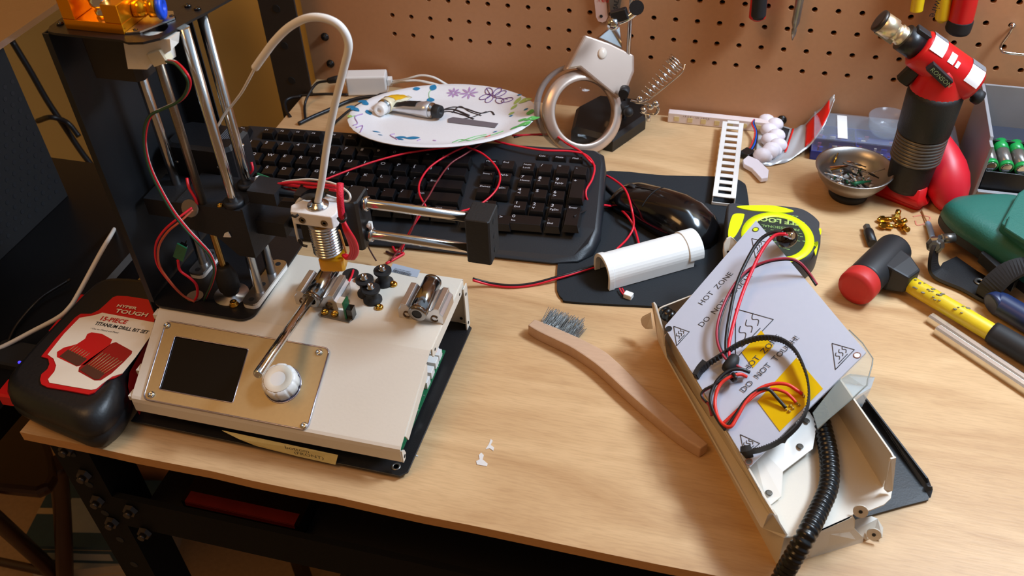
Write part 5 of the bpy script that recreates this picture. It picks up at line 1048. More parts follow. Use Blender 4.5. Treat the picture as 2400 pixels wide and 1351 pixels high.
# grey bin with battery tray
BI = thing('grey_bin', (.75, -.06, 0), 'grey open fronted plastic bin at the far right against the pegboard', 'bin')
binm = mat('bin_grey', (150, 148, 150), .5, noise=.05)
yb = -.008
b = MB(); ws = [(yb, .001), (-.1175, .001), (-.1175, .0735), (-.106, .0735), (-.1045, .078), (yb, .088)]
b.poly([(.700, y, z) for y, z in ws], (.0035, 0, 0)); b.poly([(.845, y, z) for y, z in ws], (.0035, 0, 0)); b.box((.7035, yb - .003, .001), (.845, yb, .088)); b.box((.7035, -.1175, .001), (.845, yb - .003, .0035)); b.box((.7035, -.1175, .0035), (.845, -.1145, .018)); b.box((.7035, -.1195, .0165), (.845, -.1145, .0185)); b.build('bin_body', binm, BI, bevel=.0006)
b = MB(); b.tube([(.716, -.119, .008), (.718, -.1215, .014), (.724, -.1225, .0175), (.732, -.1215, .018)], .0018, 6); b.build('latch_rib', binm, BI)
BT = thing('battery_box', (.76, -.06, .0035), 'black battery box inside the grey bin', 'box')
b = MB(); b.box((.706, -.112, .004), (.842, -.030, .008)); b.box((.706, -.112, .008), (.842, -.110, .040)); b.box((.708, -.110, .030), (.842, -.072, .0365)); b.box((.706, -.110, .008), (.708, -.030, .040)); b.box((.708, -.072, .008), (.842, -.070, .055)); b.build('box_body', black_plastic, BT, bevel=.0006)
b = MB(); b.box((.712, -.064, .045), (.842, -.030, .049)); b.box((.715, -.060, .049), (.838, -.034, .050)); b.build('box_lid', mat('smoky_lid', (56, 60, 72), .25, noise=.1), BT, bevel=.001)
bgm = mat('battery_green', (20, 150, 70), .3, noise=.1); bat = None
for k in range(6):
    x = .7105 + k * .0152
    if bat is None:
        bat = thing('battery', (x, -.090, .03), 'green and grey aa battery lying in the black box', 'battery', 'batteries in the black box'); ax2 = Vector((-.06, 1, .10)); p_ = Vector((x, -.1075, .0445))
        bb = MB(); bb.lathe([(.0071, 0), (.0071, .042)], p_, ax2, 20); bb.build('casing', mat('battery_grey', (120, 116, 110), .28, metal=.5, noise=.05), bat)
        bb = MB(); bb.lathe([(.0066, -.0012), (.0073, -.0008), (.0073, .004)], p_, ax2, 20); bb.build('green_band', bgm, bat)
        bb = MB(); bb.lathe([(.00725, .026), (.0073, .042), (.006, .0425), (.003, .0426)], p_, ax2, 20); bb.build('green_band', bgm, bat)
        bb = MB(); bb.lathe([(.004, -.0015), (.0056, -.0015), (.0056, -.0008)], p_, ax2, 16); bb.build('end_cap', steel, bat)
    else:
        c = bat.copy(); COL.objects.link(c); c.location = (x, -.090, .03)
        for ch in list(bat.children):
            d2 = ch.copy(); COL.objects.link(d2); d2.parent = c; d2.matrix_parent_inverse = bat.matrix_basis.inverted()
# ================================================================ green sander / clamp tool, hammer, rods
GS = thing('green_clamp_tool', g(2330, 620, 0), 'green and black hand tool with a curved steel arm at the right edge', 'tool')
gm_ = mat('tool_green', (36, 104, 92), .5, noise=.06, bump=.3, scale=600)
og = [(2204, 505), (2216, 488), (2245, 480), (2300, 476), (2365, 478), (2440, 500), (2480, 560), (2470, 660), (2440, 690), (2400, 665), (2340, 618), (2280, 575), (2230, 540)]
cg = g(2350, 560, .035)
base_r = [g(u, v, .026) for u, v in og]; low_r = [g(u, v + 12, .018) for u, v in og]
def shr(P, k, dz): return [cg + (p - cg) * k + Vector((0, 0, 0)) for p in P]
b = MB(); top_r = []
for (k, z) in ((1, .026), (.985, .034), (.93, .041), (.8, .046), (.5, .049), (.1, .050)): top_r.append([Vector((cg.x + (p.x - cg.x) * k, cg.y + (p.y - cg.y) * k, z)) for p in base_r])
b.loft([crom(r_, 4, True) for r_ in top_r], None, 0, True); b.build('green_body', gm_, GS)
b = MB(); b.loft([[p + Vector((0, 0, -.010)) for p in crom(base_r, 4, True)], crom(base_r, 4, True)], None, 0); b.build('black_rim', black_rubber, GS, bevel=.0008)
b = MB(); P = [g(u, v, .049) for u, v in ((2340, 540), (2380, 468), (2420, 440), (2470, 470), (2460, 580), (2420, 600))]; b.poly([Vector((p.x, p.y, .044)) for p in P], (0, 0, .014)); b.build('raised_block', gm_, GS, bevel=.002)
b = MB(); P = [g(u, v, .058) for u, v in ((2352, 540), (2362, 512), (2440, 565), (2430, 590))]; b.poly([Vector((p.x, p.y, .056)) for p in P], (0, 0, .006)); b.build('slide_button', gm_, GS, bevel=.0015)
b = MB(); b.band([g(2205, 560, .030), g(2190, 590, .022), g(2188, 625, .010), g(2205, 645, .0055), g(2260, 668, .005), g(2310, 695, .005), g(2335, 706, .005)], .016, .0035, up=(.45, .9, 0), n=6); b.build('steel_arm', black_metal, GS)
b = MB(); P = [g(u, v, .004) for u, v in ((2196, 640), (2208, 620), (2240, 605), (2290, 640), (2345, 672), (2330, 708), (2260, 678))]; b.poly(P, (0, 0, .0025)); b.build('arm_plate', black_metal, GS, bevel=.0006)
b = MB(); b.lathe([(.0055, 0), (.0055, .0015), (.003, .0015), (.003, 0)], g(2296, 662, .0066), (0, 0, 1), 18); b.build('rivet', grey_metal, GS)
b = MB(); b.lathe([(.0075, -.002), (.0085, 0), (.0085, .006), (.006, .007), (.005, .010), (.002, .010)], g(2193, 572, .026), Vector((-.3, -1, .35)), 8, 0, True, False); b.lathe([(.005, 0), (.005, .012)], g(2208, 560, .028), Vector((.9, .2, .1)), 10); b.build('clamp_screw', grey_metal, GS)
b = MB(); b.band([g(2312, 700, .008), g(2325, 672, .022), g(2360, 640, .036), g(2405, 622, .046), g(2450, 615, .05)], .022, .003, up=(.6, -.6, .3), n=6); b.build('rubber_strap', black_rubber, GS)
b = MB(); b.tube([g(2323, 716, .012), g(2340, 712, .013), g(2370, 728, .013), g(2410, 752, .013), g(2460, 780, .013)], .0115, 14, rf=lambda i, n: min(1, .75 + i * .12)); tag1(b, 'blue_handle', mat('navy_handle', (28, 44, 84), .4, noise=.08), 'dark blue rubber tool handle poking out under the green tool', 'handle')
b = MB(); P = [g(u, v, .03) for u, v in ((2300, 588), (2310, 580), (2400, 640), (2380, 660))]; b.poly([Vector((p.x, p.y, .016)) for p in P], (0, 0, .012)); b.build('side_grip', black_rubber, GS, bevel=.0008)
# hammer
HA = thing('mallet', g(2060, 640, 0), 'small mallet with a red face, black head and yellow handle', 'hammer')
h0 = Vector((.5735, -.3092, .0182)); h1_ = Vector((.6101, -.2444, .0182)); hdv = h1_ - h0; HLn = hdv.length
b = MB(); b.lathe([(.0170, .014), (.0176, .018), (.0176, HLn + .002), (.0170, HLn + .0045), (.0125, HLn + .005), (.0105, HLn + .004)], h0, hdv, 32); b.build('head', mat('mallet_black', (30, 31, 34), .5, noise=.2, scale=80), HA)
b = MB(); b.lathe([(.0125, -.003), (.0172, -.0015), (.0182, .001), (.0182, .013), (.0174, .0145)], h0, hdv, 32); b.build('red_face', mat('mallet_red', (196, 40, 36), .55, noise=.15, scale=60), HA)
hn = Vector((.0687, -.0524, 0)).normalized(); hm = h0 + hdv * .58; sdv = Vector((-hn.y, hn.x, 0)); hp = Vector((.6262, -.2867, .0130)); hm = hp - hn * (hp - hm).dot(hn); hm.z = .0175
b = MB()
def sq(c_, w, h): return [c_ + sdv * (-w) + Vector((0, 0, -h)), c_ + sdv * w + Vector((0, 0, -h)), c_ + sdv * w + Vector((0, 0, h)), c_ + sdv * (-w) + Vector((0, 0, h))]
hL = (hp - hm).dot(hn); b.loft([sq(hm + hn * .006, .0165, .0150), sq(hm + hn * (hL * .55), .0150, .0140), sq(hm + hn * hL, .0095, .0095)]); b.build('handle_socket', mat('mallet_black', (30, 31, 34), .5), HA, bevel=.002)
ym = mat('worn_yellow', (226, 196, 28), .42, noise=.25, scale=28); hp = hp - hn * .003; b = MB(); b.lathe([(.0080, 0), (.0084, .01), (.0084, .088), (.008, .09)], hp, hn - Vector((0, 0, .02)), 20); b.build('handle', ym, HA)
b = MB(); b.lathe([(.0102, .086), (.0106, .09), (.0108, .19), (.0095, .195)], hp, hn - Vector((0, 0, .012)), 20); b.build('grip', black_rubber, HA)
b = MB()
random.seed(4)
nrm = Vector((0, 0, 1)); sdh = hn.cross(nrm)
for k in range(26):
    t = random.uniform(.004, .035) if k < 20 else random.uniform(.05, .062); a = random.uniform(30, 120); r_ = .0087; c_ = hp + hn * t + sdh * (r_ * math.cos(R(a))) + nrm * (r_ * math.sin(R(a)) - .02 * t)
    b.ball(c_, random.uniform(.0006, .0015), 7, 4, 0, (1.6, 1, .3))
b.build('worn_print', mat('worn_grey', (120, 112, 92), .6, noise=.2), HA)
for (p, q, lb) in (((2180, 744), (2460, 932), 'upper of two thin aluminium rods lying below the mallet'), ((2196, 772), (2460, 948), 'lower of two thin aluminium rods lying below the mallet')):
    a = g(*p, .0045); c_ = g(*q, .0045); dd = (c_ - a).normalized(); ss = Vector((-dd.y, dd.x, 0)); bb = MB(); r = .0042
    bb.loft([[a + ss * x + Vector((0, 0, z)) for x, z in ((-r, -.0043), (r, -.0043), (r, .003), (r * .5, .0043), (-r * .5, .0043), (-r, .003))], [c_ + ss * x + Vector((0, 0, z)) for x, z in ((-r, -.0043), (r, -.0043), (r, .003), (r * .5, .0043), (-r * .5, .0043), (-r, .003))]]); tag1(bb, 'aluminium_rod', mat('bright_alu', (226, 224, 218), .25, metal=.9, noise=.04), lb, 'rod')
# nozzles and small bits by the mallet
noz = [((2075, 515), (1, .1, .1), 'leftmost brass nozzle of the small pile behind the mallet'), ((2078, 530), (1, .0, .0), 'front left brass nozzle lying on its side behind the mallet'), ((2103, 505), (.2, 1, .4), 'rear brass nozzle of the small pile behind the mallet'), ((2112, 522), (.7, .6, .2), 'brass nozzle in the middle of the pile behind the mallet'), ((2120, 535), (.4, -.8, .3), 'front right brass nozzle of the pile behind the mallet')]
for q, ax2, lb in noz:
    bb = MB(); c_ = g(*q, .0042); ax2 = Vector(ax2).normalized(); bb.lathe([(.0036, -.006), (.0042, -.005), (.0042, -.001)], c_, ax2, 6, 0, True, False); bb.lathe([(.0030, -.001), (.0030, .006), (.0024, .0065)], c_, ax2, 12); bb.lathe([(.0034, -.006), (.0012, -.0085)], c_, ax2, 10); tag1(bb, 'brass_nozzle', brass, lb, 'nozzle')
DA = thing('driver_adapter', g(2035, 545, 0), 'short black and steel driver bit adapter behind the mallet', 'adapter')
a = g(2045, 572, .0052); c_ = g(2028, 522, .0052); b = MB(); b.lathe([(.0050, 0), (.0052, .02), (.0046, .022)], a, c_ - a, 14); b.build('sleeve', black_metal, DA); b = MB(); b.lathe([(.0040, .022), (.0040, .029), (.0030, .031)], a, c_ - a, 6, 0, True, False); b.build('hex_tip', grey_metal, DA)
TP2 = thing('temperature_probe', g(2170, 530, 0), 'thin probe with a blue grey sleeve and bare copper lead', 'probe')
b = MB(); b.tube([g(2186, 560, .006), g(2178, 532, .004), g(2174, 524, .003)], .003, 10); b.build('sleeve', mat('blue_grey', (140, 156, 176), .5, noise=.05), TP2)
W3('lead', [g(2174, 524, .003), g(2167, 510, .002), g(2160, 494, .0015)], .0008, mat('copper_lead', (180, 130, 80), .4, metal=.6), TP2)
b = MB(); b.tube([g(2140, 508, .0003), g(2160, 505, .0003), g(2180, 510, .0003), g(2172, 522, .0003), g(2150, 528, .0003), g(2145, 518, .0003)], .0008, 6, flat=.3); b.build('red_mark', mat('faint_red_ink', (214, 130, 104), .7, noise=.05), top)
# ================================================================ tape measure
TM = thing('tape_measure', g(1810, 560, 0), 'black and lime green tape measure under the top corner of the heated plate', 'tape measure')
to = [(1703, 484), (1712, 473), (1742, 478), (1790, 479), (1840, 481), (1880, 487), (1905, 500), (1922, 516), (1922, 530), (1926, 550), (1922, 575), (1905, 596), (1870, 612), (1830, 618), (1760, 622), (1712, 618), (1700, 600), (1701, 540)]
TZ = .032; tr = [g(u, v, TZ) for u, v in to]; tc_ = sum(tr, Vector()) / len(tr)
def ts(k, z): return [Vector((tc_.x + (p.x - tc_.x) * k, tc_.y + (p.y - tc_.y) * k, z)) for p in tr]
b = MB(); b.loft([crom(r_, 3, True) for r_ in (ts(.97, 0), ts(1.0, .004), ts(1.0, TZ - .006), ts(.985, TZ - .002), ts(.95, TZ))], None, 0, True); b.build('rubber_case', mat('tape_charcoal', (54, 56, 60), .6, noise=.08, bump=.2, scale=400), TM)
lime = mat('lime_plastic', (222, 240, 16), .4, noise=.03)
def flatp(m, pts, z, t=.0006, mi=0, closed=True, n=4, smooth=True):
    P = [g(u, v, z) for u, v in pts]; m.poly(crom(P, n, True) if smooth else P, (0, 0, t), mi)
ec = g(1822, 556, TZ); exr = (g(1912, 556, TZ) - g(1732, 556, TZ)).length / 2; eyr = (g(1815, 488, TZ) - g(1815, 612, TZ)).length / 2
b = MB(); lathe_r = []
def er(kx, ky, z): return [ec + Vector((exr * kx * math.cos(2 * math.pi * i / 56), eyr * ky * math.sin(2 * math.pi * i / 56), z)) for i in range(56)]
b.loft([er(.94, .93, .0), er(.93, .92, .0012), er(.72, .76, .0012), er(.70, .74, .0)], None, 0, True, False)
flatp(b, [(1726, 486), (1760, 483), (1815, 484), (1860, 496), (1830, 500), (1790, 497), (1755, 494)], TZ, .0009); flatp(b, [(1722, 503), (1742, 503), (1744, 508), (1737, 530), (1722, 556), (1708, 560), (1707, 540), (1714, 512)], TZ - .0002, .0009); flatp(b, [(1903, 575), (1915, 568), (1917, 575), (1912, 600), (1908, 590)], TZ - .001, .001)
flatp(b, [(1917, 540), (1924, 538), (1924, 550), (1918, 551)], TZ - .002, .001)
b.build('lime_trim', lime, TM)
b = MB(); b.loft([er(.71, .75, .0002), er(.70, .74, .0007)], None, 0); LB = b.build('label_disc', mat('label_black', (36, 46, 36), .5, noise=.3, scale=300), TM)
xdir = (g(1760, 530, TZ) - g(1880, 545, TZ)); M_ = fr(g(1886, 521, TZ + .0010), xdir, Vector((xdir.y, -xdir.x, 0)) * -1 if (Vector((xdir.y, -xdir.x, 0)) * -1).y < 0 else Vector((xdir.y, -xdir.x, 0)))
b = MB(); b.text('SELF LOCK', M_, .0105, xs=.98, bold=.03); b.build('lettering', mat('lime_print', (196, 232, 90), .5), LB)
b = MB(); b.text('25\' x 1"', fr(g(1872, 507, TZ + .0010), xdir, M_.col[1].to_3d()), .0075); b.text('PROFESSIONAL', fr(g(1874, 537, TZ + .001), xdir, M_.col[1].to_3d()), .0055); b.build('small_print', mat('pale_lime', (150, 190, 110), .5), LB)
random.seed(12); b = MB()
for _ in range(60):
    a = random.uniform(0, 6.28); rr = random.uniform(.2, .66) ; p = ec + Vector((exr * rr * math.cos(a), eyr * rr * math.sin(a), .0008))
    if abs((p - g(1830, 535, TZ)).y) > .006: b.box((p.x, p.y, p.z), (p.x + .003, p.y + .0006, p.z + .0001))
b.build('pattern_lines', mat('pale_lime', (150, 190, 110), .5), LB)
# ================================================================ white half round duct
DU = thing('printed_duct', g(1520, 640, 0), 'white half round plastic cover lying on the mouse pad', 'cover')
d0, d1, d2_ = g(1395, 628, .0035), g(1428, 683, .0035), g(1640, 624, .0035)
dx_ = (d2_ - d1); dl = dx_.length; wy = (d0 - d1); dy_ = (wy - dx_.normalized() * wy.dot(dx_.normalized())); dw = dy_.length / 2; DM = fr((d1 + dy_ / 2), dx_, dy_)
DM.translation.z = .0035
leg = .011; hh = .029
def arch(w, t, z0): 
    o1 = [(-w, z0)] + [(-w * math.cos(R(a)), leg + (hh - leg) * (w / dw) * math.sin(R(a))) for a in range(0, 181, 10)] + [(w, z0)]
    i1 = [(w - t, z0)] + [((w - t) * math.cos(R(a)), leg + ((hh - leg) * (w / dw) - t) * math.sin(R(a))) for a in range(0, 181, 10)] + [(-(w - t), z0)]
    return o1 + i1
def dex(m, w, t, x0, x1, z0=0): r_ = arch(w, t, z0); m.loft([[(x0, p[0], p[1]) for p in r_], [(x1, p[0], p[1]) for p in r_]], DM)
b = MB(); dex(b, dw * .95, .002, .006, dl - .006); dex(b, dw * 1.0, .0038, 0, .006); dex(b, dw * 1.02, .0015, dl - .012, dl + .004, .009); b.build('arch', mat('duct_white', (240, 242, 240), .5, noise=.02), DU, bevel=.0005)
# small plug and wires
PG = thing('wire_plug', g(1470, 697, 0), 'tiny white two pin plug with red wires in front of the white duct', 'plug')
b = MB(); M_ = fr(g(1460, 698, .003), g(1482, 706, .003) - g(1460, 698, .003), (.4, .9, 0)); b.box((0, 0, 0), (.0085, .0065, .005), M_, bev=.0006); b.build('plug_body', white_plastic, PG)
for k in (0, 1): W3('wire', [g(1452 + k * 6, 676, .006), g(1456 + k * 6, 684, .006), g(1463 + k * 3, 693, .0055)], .0008, red_wire, PG)
rw = 'red wire'
def rk(u, v): return g(u, v, .055)
cable('red_wire', [rk(735, 432), rk(790, 410), rk(830, 395), rk(880, 378), rk(940, 362), rk(985, 354), rk(1060, 344), g(1110, 335, .052)], .0011, red_wire, 'red wire running from the hot end over the keyboard to the plate', 'wire')
cable('red_wire', [g(1150, 318, .052), g(1110, 336, .052), g(1060, 358, .050), g(1010, 390, .049), g(985, 425, .047), g(983, 455, .045), g(998, 484, .042)], .0011, red_wire, 'left half of the red wire loop lying across the keyboard', 'wire')
cable('red_wire', [g(1095, 345, .052), g(1130, 360, .052), g(1158, 385, .050), g(1172, 412, .048), g(1166, 440, .046), g(1145, 465, .043), g(1115, 485, .041), g(1080, 496, .040)], .0011, red_wire, 'right half of the red wire loop lying across the keyboard', 'wire')
cable('dark_wire', [g(1130, 335, .052), g(1090, 362, .051), g(1055, 385, .049), g(1025, 425, .047), g(1005, 460, .045), g(985, 490, .042), g(962, 545, .026), g(935, 585, .010), g(915, 612, .003)], .0010, mat('brown_red_wire', (120, 34, 40), .45, noise=.05), 'dark red wire crossing the middle of the keyboard down to the bench', 'wire')
cable('red_wire', [g(998, 484, .042), g(978, 515, .033), g(958, 548, .02), g(940, 588, .004)], .0011, red_wire, 'red wire dropping off the front edge of the keyboard', 'wire')
cable('red_wire', [g(1158, 330, .05), g(1200, 340, .05), g(1270, 352, .05), g(1340, 355, .049), g(1375, 365, .047), g(1393, 390, .044), g(1388, 420, .040), g(1373, 450, .036), g(1385, 476, .025), g(1440, 485, .008), g(1467, 503, .014), g(1486, 533, .008), g(1497, 570, .006), g(1500, 585, .008)], .0012, red_wire, 'red wire curving over the numeric keypad to the mouse pad', 'wire')
cable('red_wire', [g(1200, 318, .03), g(1290, 316, .03), g(1330, 338, .045), g(1360, 355, .048), g(1385, 380, .046), g(1410, 405, .026), g(1440, 422, .026), g(1466, 446, .028), g(1480, 488, .024), g(1485, 530, .010), g(1470, 560, .005), g(1445, 585, .008)], .0012, red_wire, 'outer red wire passing behind the keyboard corner beside the mouse', 'wire')
cable('dark_wire', [g(1205, 322, .03), g(1240, 316, .025), g(1300, 322, .03), g(1345, 345, .045)], .0011, black_wire, 'thin black wire near the foot of the magnifier ring', 'wire')
cable('dark_wire', [g(1345, 508, .034), g(1370, 495, .028), g(1400, 488, .012), g(1440, 488, .004)], .0009, black_wire, 'thin black wire bending over the right edge of the keyboard', 'wire')
cable('red_wire', [g(1108, 657, .010), g(1150, 668, .003), g(1200, 673, .002), g(1250, 668, .002), g(1310, 652, .0055), g(1350, 640, .006), g(1395, 626, .006)], .0013, red_wire, 'red wire on bare wood between the printer and the white duct', 'wire')
cable('dark_wire', [g(1108, 653, .011), g(1150, 664, .0045), g(1200, 669, .0035), g(1250, 664, .0035), g(1310, 648, .0068), g(1350, 637, .007), g(1395, 623, .007)], .0012, black_wire, 'black wire lying on top of the red wire beside the printer', 'wire')
cable('red_wire', [g(918, 565, .004), g(925, 588, .002), g(945, 594, .002), g(938, 600, .002), g(905, 618, .002)], .0014, red_wire, 'short bright red wire end on the wood behind the printer top', 'wire')
cable('dark_wire', [g(952, 570, .004), g(943, 590, .002), g(925, 597, .002), g(905, 590, .002)], .0012, mat('dark_wire_brown', (64, 30, 30), .5, noise=.05), 'short dark wire end on the wood below the arm rods', 'wire')
cable('dark_wire', [gy(862, 555, -.455), g(862, 575, .03), g(870, 592, .015), g(882, 612, .006)], .0008, mat('dark_wire_brown', (64, 30, 30), .5), 'thin dark wire hanging behind the printer top near the hot end', 'wire')
# ================================================================ wire brush
BR_ = thing('wire_brush', g(1440, 890, 0), 'small wire brush with a bent wooden handle lying on the bench', 'brush')
tu = [(1252, 748), (1275, 756), (1320, 775), (1360, 793), (1412, 820), (1440, 842), (1480, 880), (1530, 928), (1600, 988), (1660, 1040)]
tl = [(1237, 762), (1262, 777), (1310, 800), (1345, 818), (1392, 850), (1425, 878), (1465, 915), (1520, 963), (1588, 1018), (1642, 1052)]
hz_ = .0125; b = MB(); U_ = crom(at([(u, v, hz_) for u, v in tu]), 4); L_ = crom(at([(u, v, hz_) for u, v in tl]), 4)
b.loft([[p, q, Vector((q.x, q.y, 0)), Vector((p.x, p.y, 0))] for p, q in zip(U_, L_)]); b.build('handle', mat('beech_wood', (196, 160, 130), .6, noise=.10, scale=30, stretch=(3, 12, 3), bump=.2), BR_, bevel=.0012)
b = MB(); random.seed(8); e0 = g(1270, 765, .006); e1 = g(1348, 795, .006); dd = (e1 - e0); nb = Vector((-dd.y, dd.x, 0)).normalized()
for i in range(46):
    for j in range(9):
        t = (i + random.uniform(-.4, .4)) / 45; p = e0 + dd * t - nb * .003 + Vector((0, 0, -.0045 + j * .0013 + random.uniform(-.0004, .0004))); q = p + nb * (.021 + random.uniform(-.003, .0025)) + dd.normalized() * random.uniform(-.003, .003) + Vector((0, 0, random.uniform(-.001, .005))); b.cyl(p, q, .00034, .00026, seg=4, caps=False, sm=False)
o = b.build('bristles', mat('steel_wire', (138, 138, 136), .3, metal=.9, noise=.1), BR_); o['kind'] = 'stuff'
# ================================================================ stripped printer cover (tray) with heated bed on top
TRY = thing('printer_cover', g(1750, 1000, 0), 'white sheet metal printer cover lying upside down like a tray', 'cover')
cover_m = mat('cover_white', (218, 208, 192), .42, noise=.02, bump=.06, scale=500)
def sheetp(m, pts, n, t=.0013, mi=0):
    P = [Vector(p) for p in pts]; nn = Vector(n).normalized() * t
    c_ = sum(P, Vector()) / len(P); m.loft([P, [p + nn for p in P]], None, mi)
TF = .036
ud = Vector((.4798, -.8774, 0)); vd = Vector((.8774, .4798, 0))
b = MB()
sheetp(b, at([(1542, 800, .0), (1822, 1328, 0), (1838, 1262, .038), (1842, 1255, .040), (1812, 1207, .058), (1804, 1204, .060), (1799, 1209, .058), (1788, 1238, .034), (1783, 1236, .033), (1560, 838, .022), (1556, 812, .026), (1553, 775, .040), (1536, 716, .058), (1531, 709, .060), (1527, 711, .059)]), vd, .0013)
b.build('outer_side', cover_m, TRY)
b = MB(); sheetp(b, at([(1558, 790, .012), (1790, 1235, .012), (1812, 1225, .030), (1700, 1020, .030), (1566, 775, .030)]), (0, 0, -1), .001); b.build('side_channel', cover_m, TRY)
b = MB(); sheetp(b, at([(1566, 775, TF), (1836, 1258, TF), (1817, 1208, .052), (1808, 1195, .054), (1790, 1168, .054), (1708, 1020, .054), (1628, 888, .054), (1562, 770, .054)]), vd, .0014); b.build('inner_side', cover_m, TRY)
b = MB(); fl = at([(1566, 778, TF), (1836, 1262, TF), (1872, 1262, TF), (1915, 1250, TF), (1990, 1217, TF), (2000, 1205, TF), (2040, 1196, TF), (2072, 1183, TF), (2088, 1168, TF), (2091, 1150, TF), (2078, 1120, TF), (1965, 960, TF), (1800, 690, TF), (1640, 700, TF)]); b.poly(fl, (0, 0, -.0013)); b.build('floor_sheet', cover_m, TRY)
b = MB(); sheetp(b, at([(1838, 1262, TF), (1872, 1262, TF), (1915, 1250, TF), (2000, 1212, TF), (2004, 1218, .032), (2003, 1240, .018), (2024, 1262, .004), (2022, 1272, 0), (1900, 1308, 0), (1826, 1328, 0)]), (-.48, .877, 0), .0013); b.build('front_skirt', cover_m, TRY)
b = MB(); sheetp(b, at([(2002, 1222, .012), (2014, 1218, .012), (2042, 1213, .012), (2056, 1219, .0115), (2069, 1240, .006), (2067, 1262, .003), (2052, 1263, .002), (2046, 1255, .003), (2030, 1268, .001), (2003, 1245, .010)]), (0, 0, 1), .0013); b.build('front_foot', cover_m, TRY)
def ear(q0, r, n, par=TRY, z=0):
    bb = MB(); c_ = g(*q0); bb.lathe([(r, 0), (r, .0013)], c_, n, 20); bb.lathe([(r * .28, .0013), (r * .28, .0016)], c_, n, 10, 1); return bb.build('screw_ear', [cover_m, ink], par)
ear((2017, 1198, .041), .0052, (-.1, -1, .35)); ear((2048, 1252, .008), .0052, (-.1, -1, .35)); ear((1867, 1282, .028), .0045, (-.3, -1, .3))
b = MB(); sheetp(b, at([(1800, 640, TF), (1965, 965, TF), (2072, 1140, TF), (2098, 1073, .080), (2092, 1062, .081), (2010, 945, .081), (1840, 700, .081)]), (-vd), .0013)
sheetp(b, at([(2098, 1070, .080), (2086, 1074, .080), (2082, 1080, .078), (2071, 1146, .040), (2078, 1152, .038), (2090, 1148, .040)]), (.48, -.877, 0), .0013); b.build('right_side', cover_m, TRY)
b = MB(); b.lathe([(.0014, 0), (.0014, .0003)], g(2084, 1104, .0625), (.3, -.9, .1), 10); b.build('screw_hole', ink, TRY)
b = MB(); sheetp(b, at([(1540, 790, .004), (1545, 722, .050), (1552, 718, .051), (1640, 684, .056), (1760, 640, .058), (1790, 640, .04), (1790, 680, .005)]), (.4, -.9, 0), .0013); b.build('rear_side', cover_m, TRY)
b = MB(); sheetp(b, at([(1700, 640, .045), (1695, 590, .066), (1697, 572, .074), (1704, 560, .078), (1713, 556, .079), (1722, 562, .077), (1740, 585, .068), (1750, 640, .045)]), (-.4, .9, 0), .0013); b.lathe([(.0014, 0), (.0014, .0003)], g(1707, 591, .067), (-.1, -1, .3), 10, 1); b.build('rear_tab', [cover_m, ink], TRY)
b = MB(); sheetp(b, at([(1530, 768, .022), (1526, 732, .036), (1506, 742, .026), (1502, 748, .023), (1505, 760, .018), (1513, 768, .015), (1520, 769, .016)]), (0, -.5, -1), .0013); b.build('corner_flap', cover_m, TRY)
for q, z in (((1893, 1276), .022),): 
    b = MB(); b.lathe([(.003, 0), (.003, .0004)], g(q[0], q[1], z), (-.1, -1, .3), 12); b.build('screw_hole', steel, TRY)
# inner bracket
BK = thing('bed_bracket', g(1860, 1060, TF), 'white bent metal bracket lying inside the cover below the heated plate', 'bracket')
b = MB(); bk1 = [(1893, 963, .050), (1897, 966, .050), (1915, 993, .047), (1905, 1052, .044), (1835, 1105, .045), (1840, 1040, .049), (1870, 985, .051)]; sheetp(b, at(bk1), (0, 0, -1), .0013)
bk2 = [(1835, 1105, .045), (1831, 1164, .040), (1806, 1184, .038), (1795, 1170, .038), (1700, 1010, .044), (1760, 1030, .050), (1840, 1040, .049)]; sheetp(b, at(bk2), (0, 0, -1), .0013); b.build('plate', mat('bracket_white', (238, 232, 222), .4, noise=.02), BK)
for q in ((1890, 987, .0502), (1875, 1047, .0475), (1802, 1156, .0402)):
    b = MB(); b.lathe([(.0026, 0), (.0026, .0003), (.0018, .0004)], g(*q), (0, 0, 1), 16); b.build('screw_hole', mat('countersink', (90, 84, 76), .4, metal=.5), BK)
# black cover beneath
BP = thing('base_sheet', g(2100, 1100, 0), 'black sheet metal panel sticking out from under the white cover', 'panel')
pan = mat('panel_black', (24, 28, 34), .5, noise=.12, bump=.15, scale=700)
b = MB(); sheetp(b, at([(2022, 926, .0035), (2182, 1142, .0035), (2176, 1172, .003), (2120, 1186, .003), (1990, 1222, .003), (1900, 1160, .003), (1930, 1000, .003)]), (0, 0, -1), .0014); b.build('sheet', pan, BP)
b = MB(); sheetp(b, at([(2030, 945, .003), (2022, 926, .012), (2172, 1122, .011), (2176, 1132, .008), (2171, 1134, .008), (2173, 1140, .009), (2182, 1142, .009), (2183, 1150, .006), (2178, 1168, .003)]), (.8, .5, 0), .0013); b.build('lip', pan, BP)
# corrugated hose
def hose(name, pts, r, label):
    P = []; C = crom(pts, 30); d = 0; out = [C[0]]; step = .0009
    for i in range(1, len(C)):
        seg_ = C[i] - C[i - 1]; L_ = seg_.length; 
        while d + L_ >= step:
            t = (step - d) / L_; p = C[i] - seg_ * (1 - t) if False else C[i - 1] + seg_ * t; out.append(p); C[i - 1] = p; seg_ = C[i] - p; L_ = seg_.length; d = 0
        d += L_
    bb = MB(); bb.tube(out, r, 18, raw=True, rf=lambda i, n: (1.0, 1.02, .98, .86, .86)[i % 5]); return tag(bb.build(name, mat('hose_black', (14, 14, 15), .28, noise=.1)), label, 'hose')
hose('corrugated_hose', [g(1880, 900, .047), g(1912, 950, .046), g(1930, 1010, .0445), g(1943, 1075, .0445), g(1942, 1140, .045), g(1920, 1195, .0465), g(1890, 1255, .049), g(1858, 1310, .034), g(1832, 1356, .016), g(1810, 1410, .010)], .0072, 'thick black corrugated hose curving out of the front of the white cover')
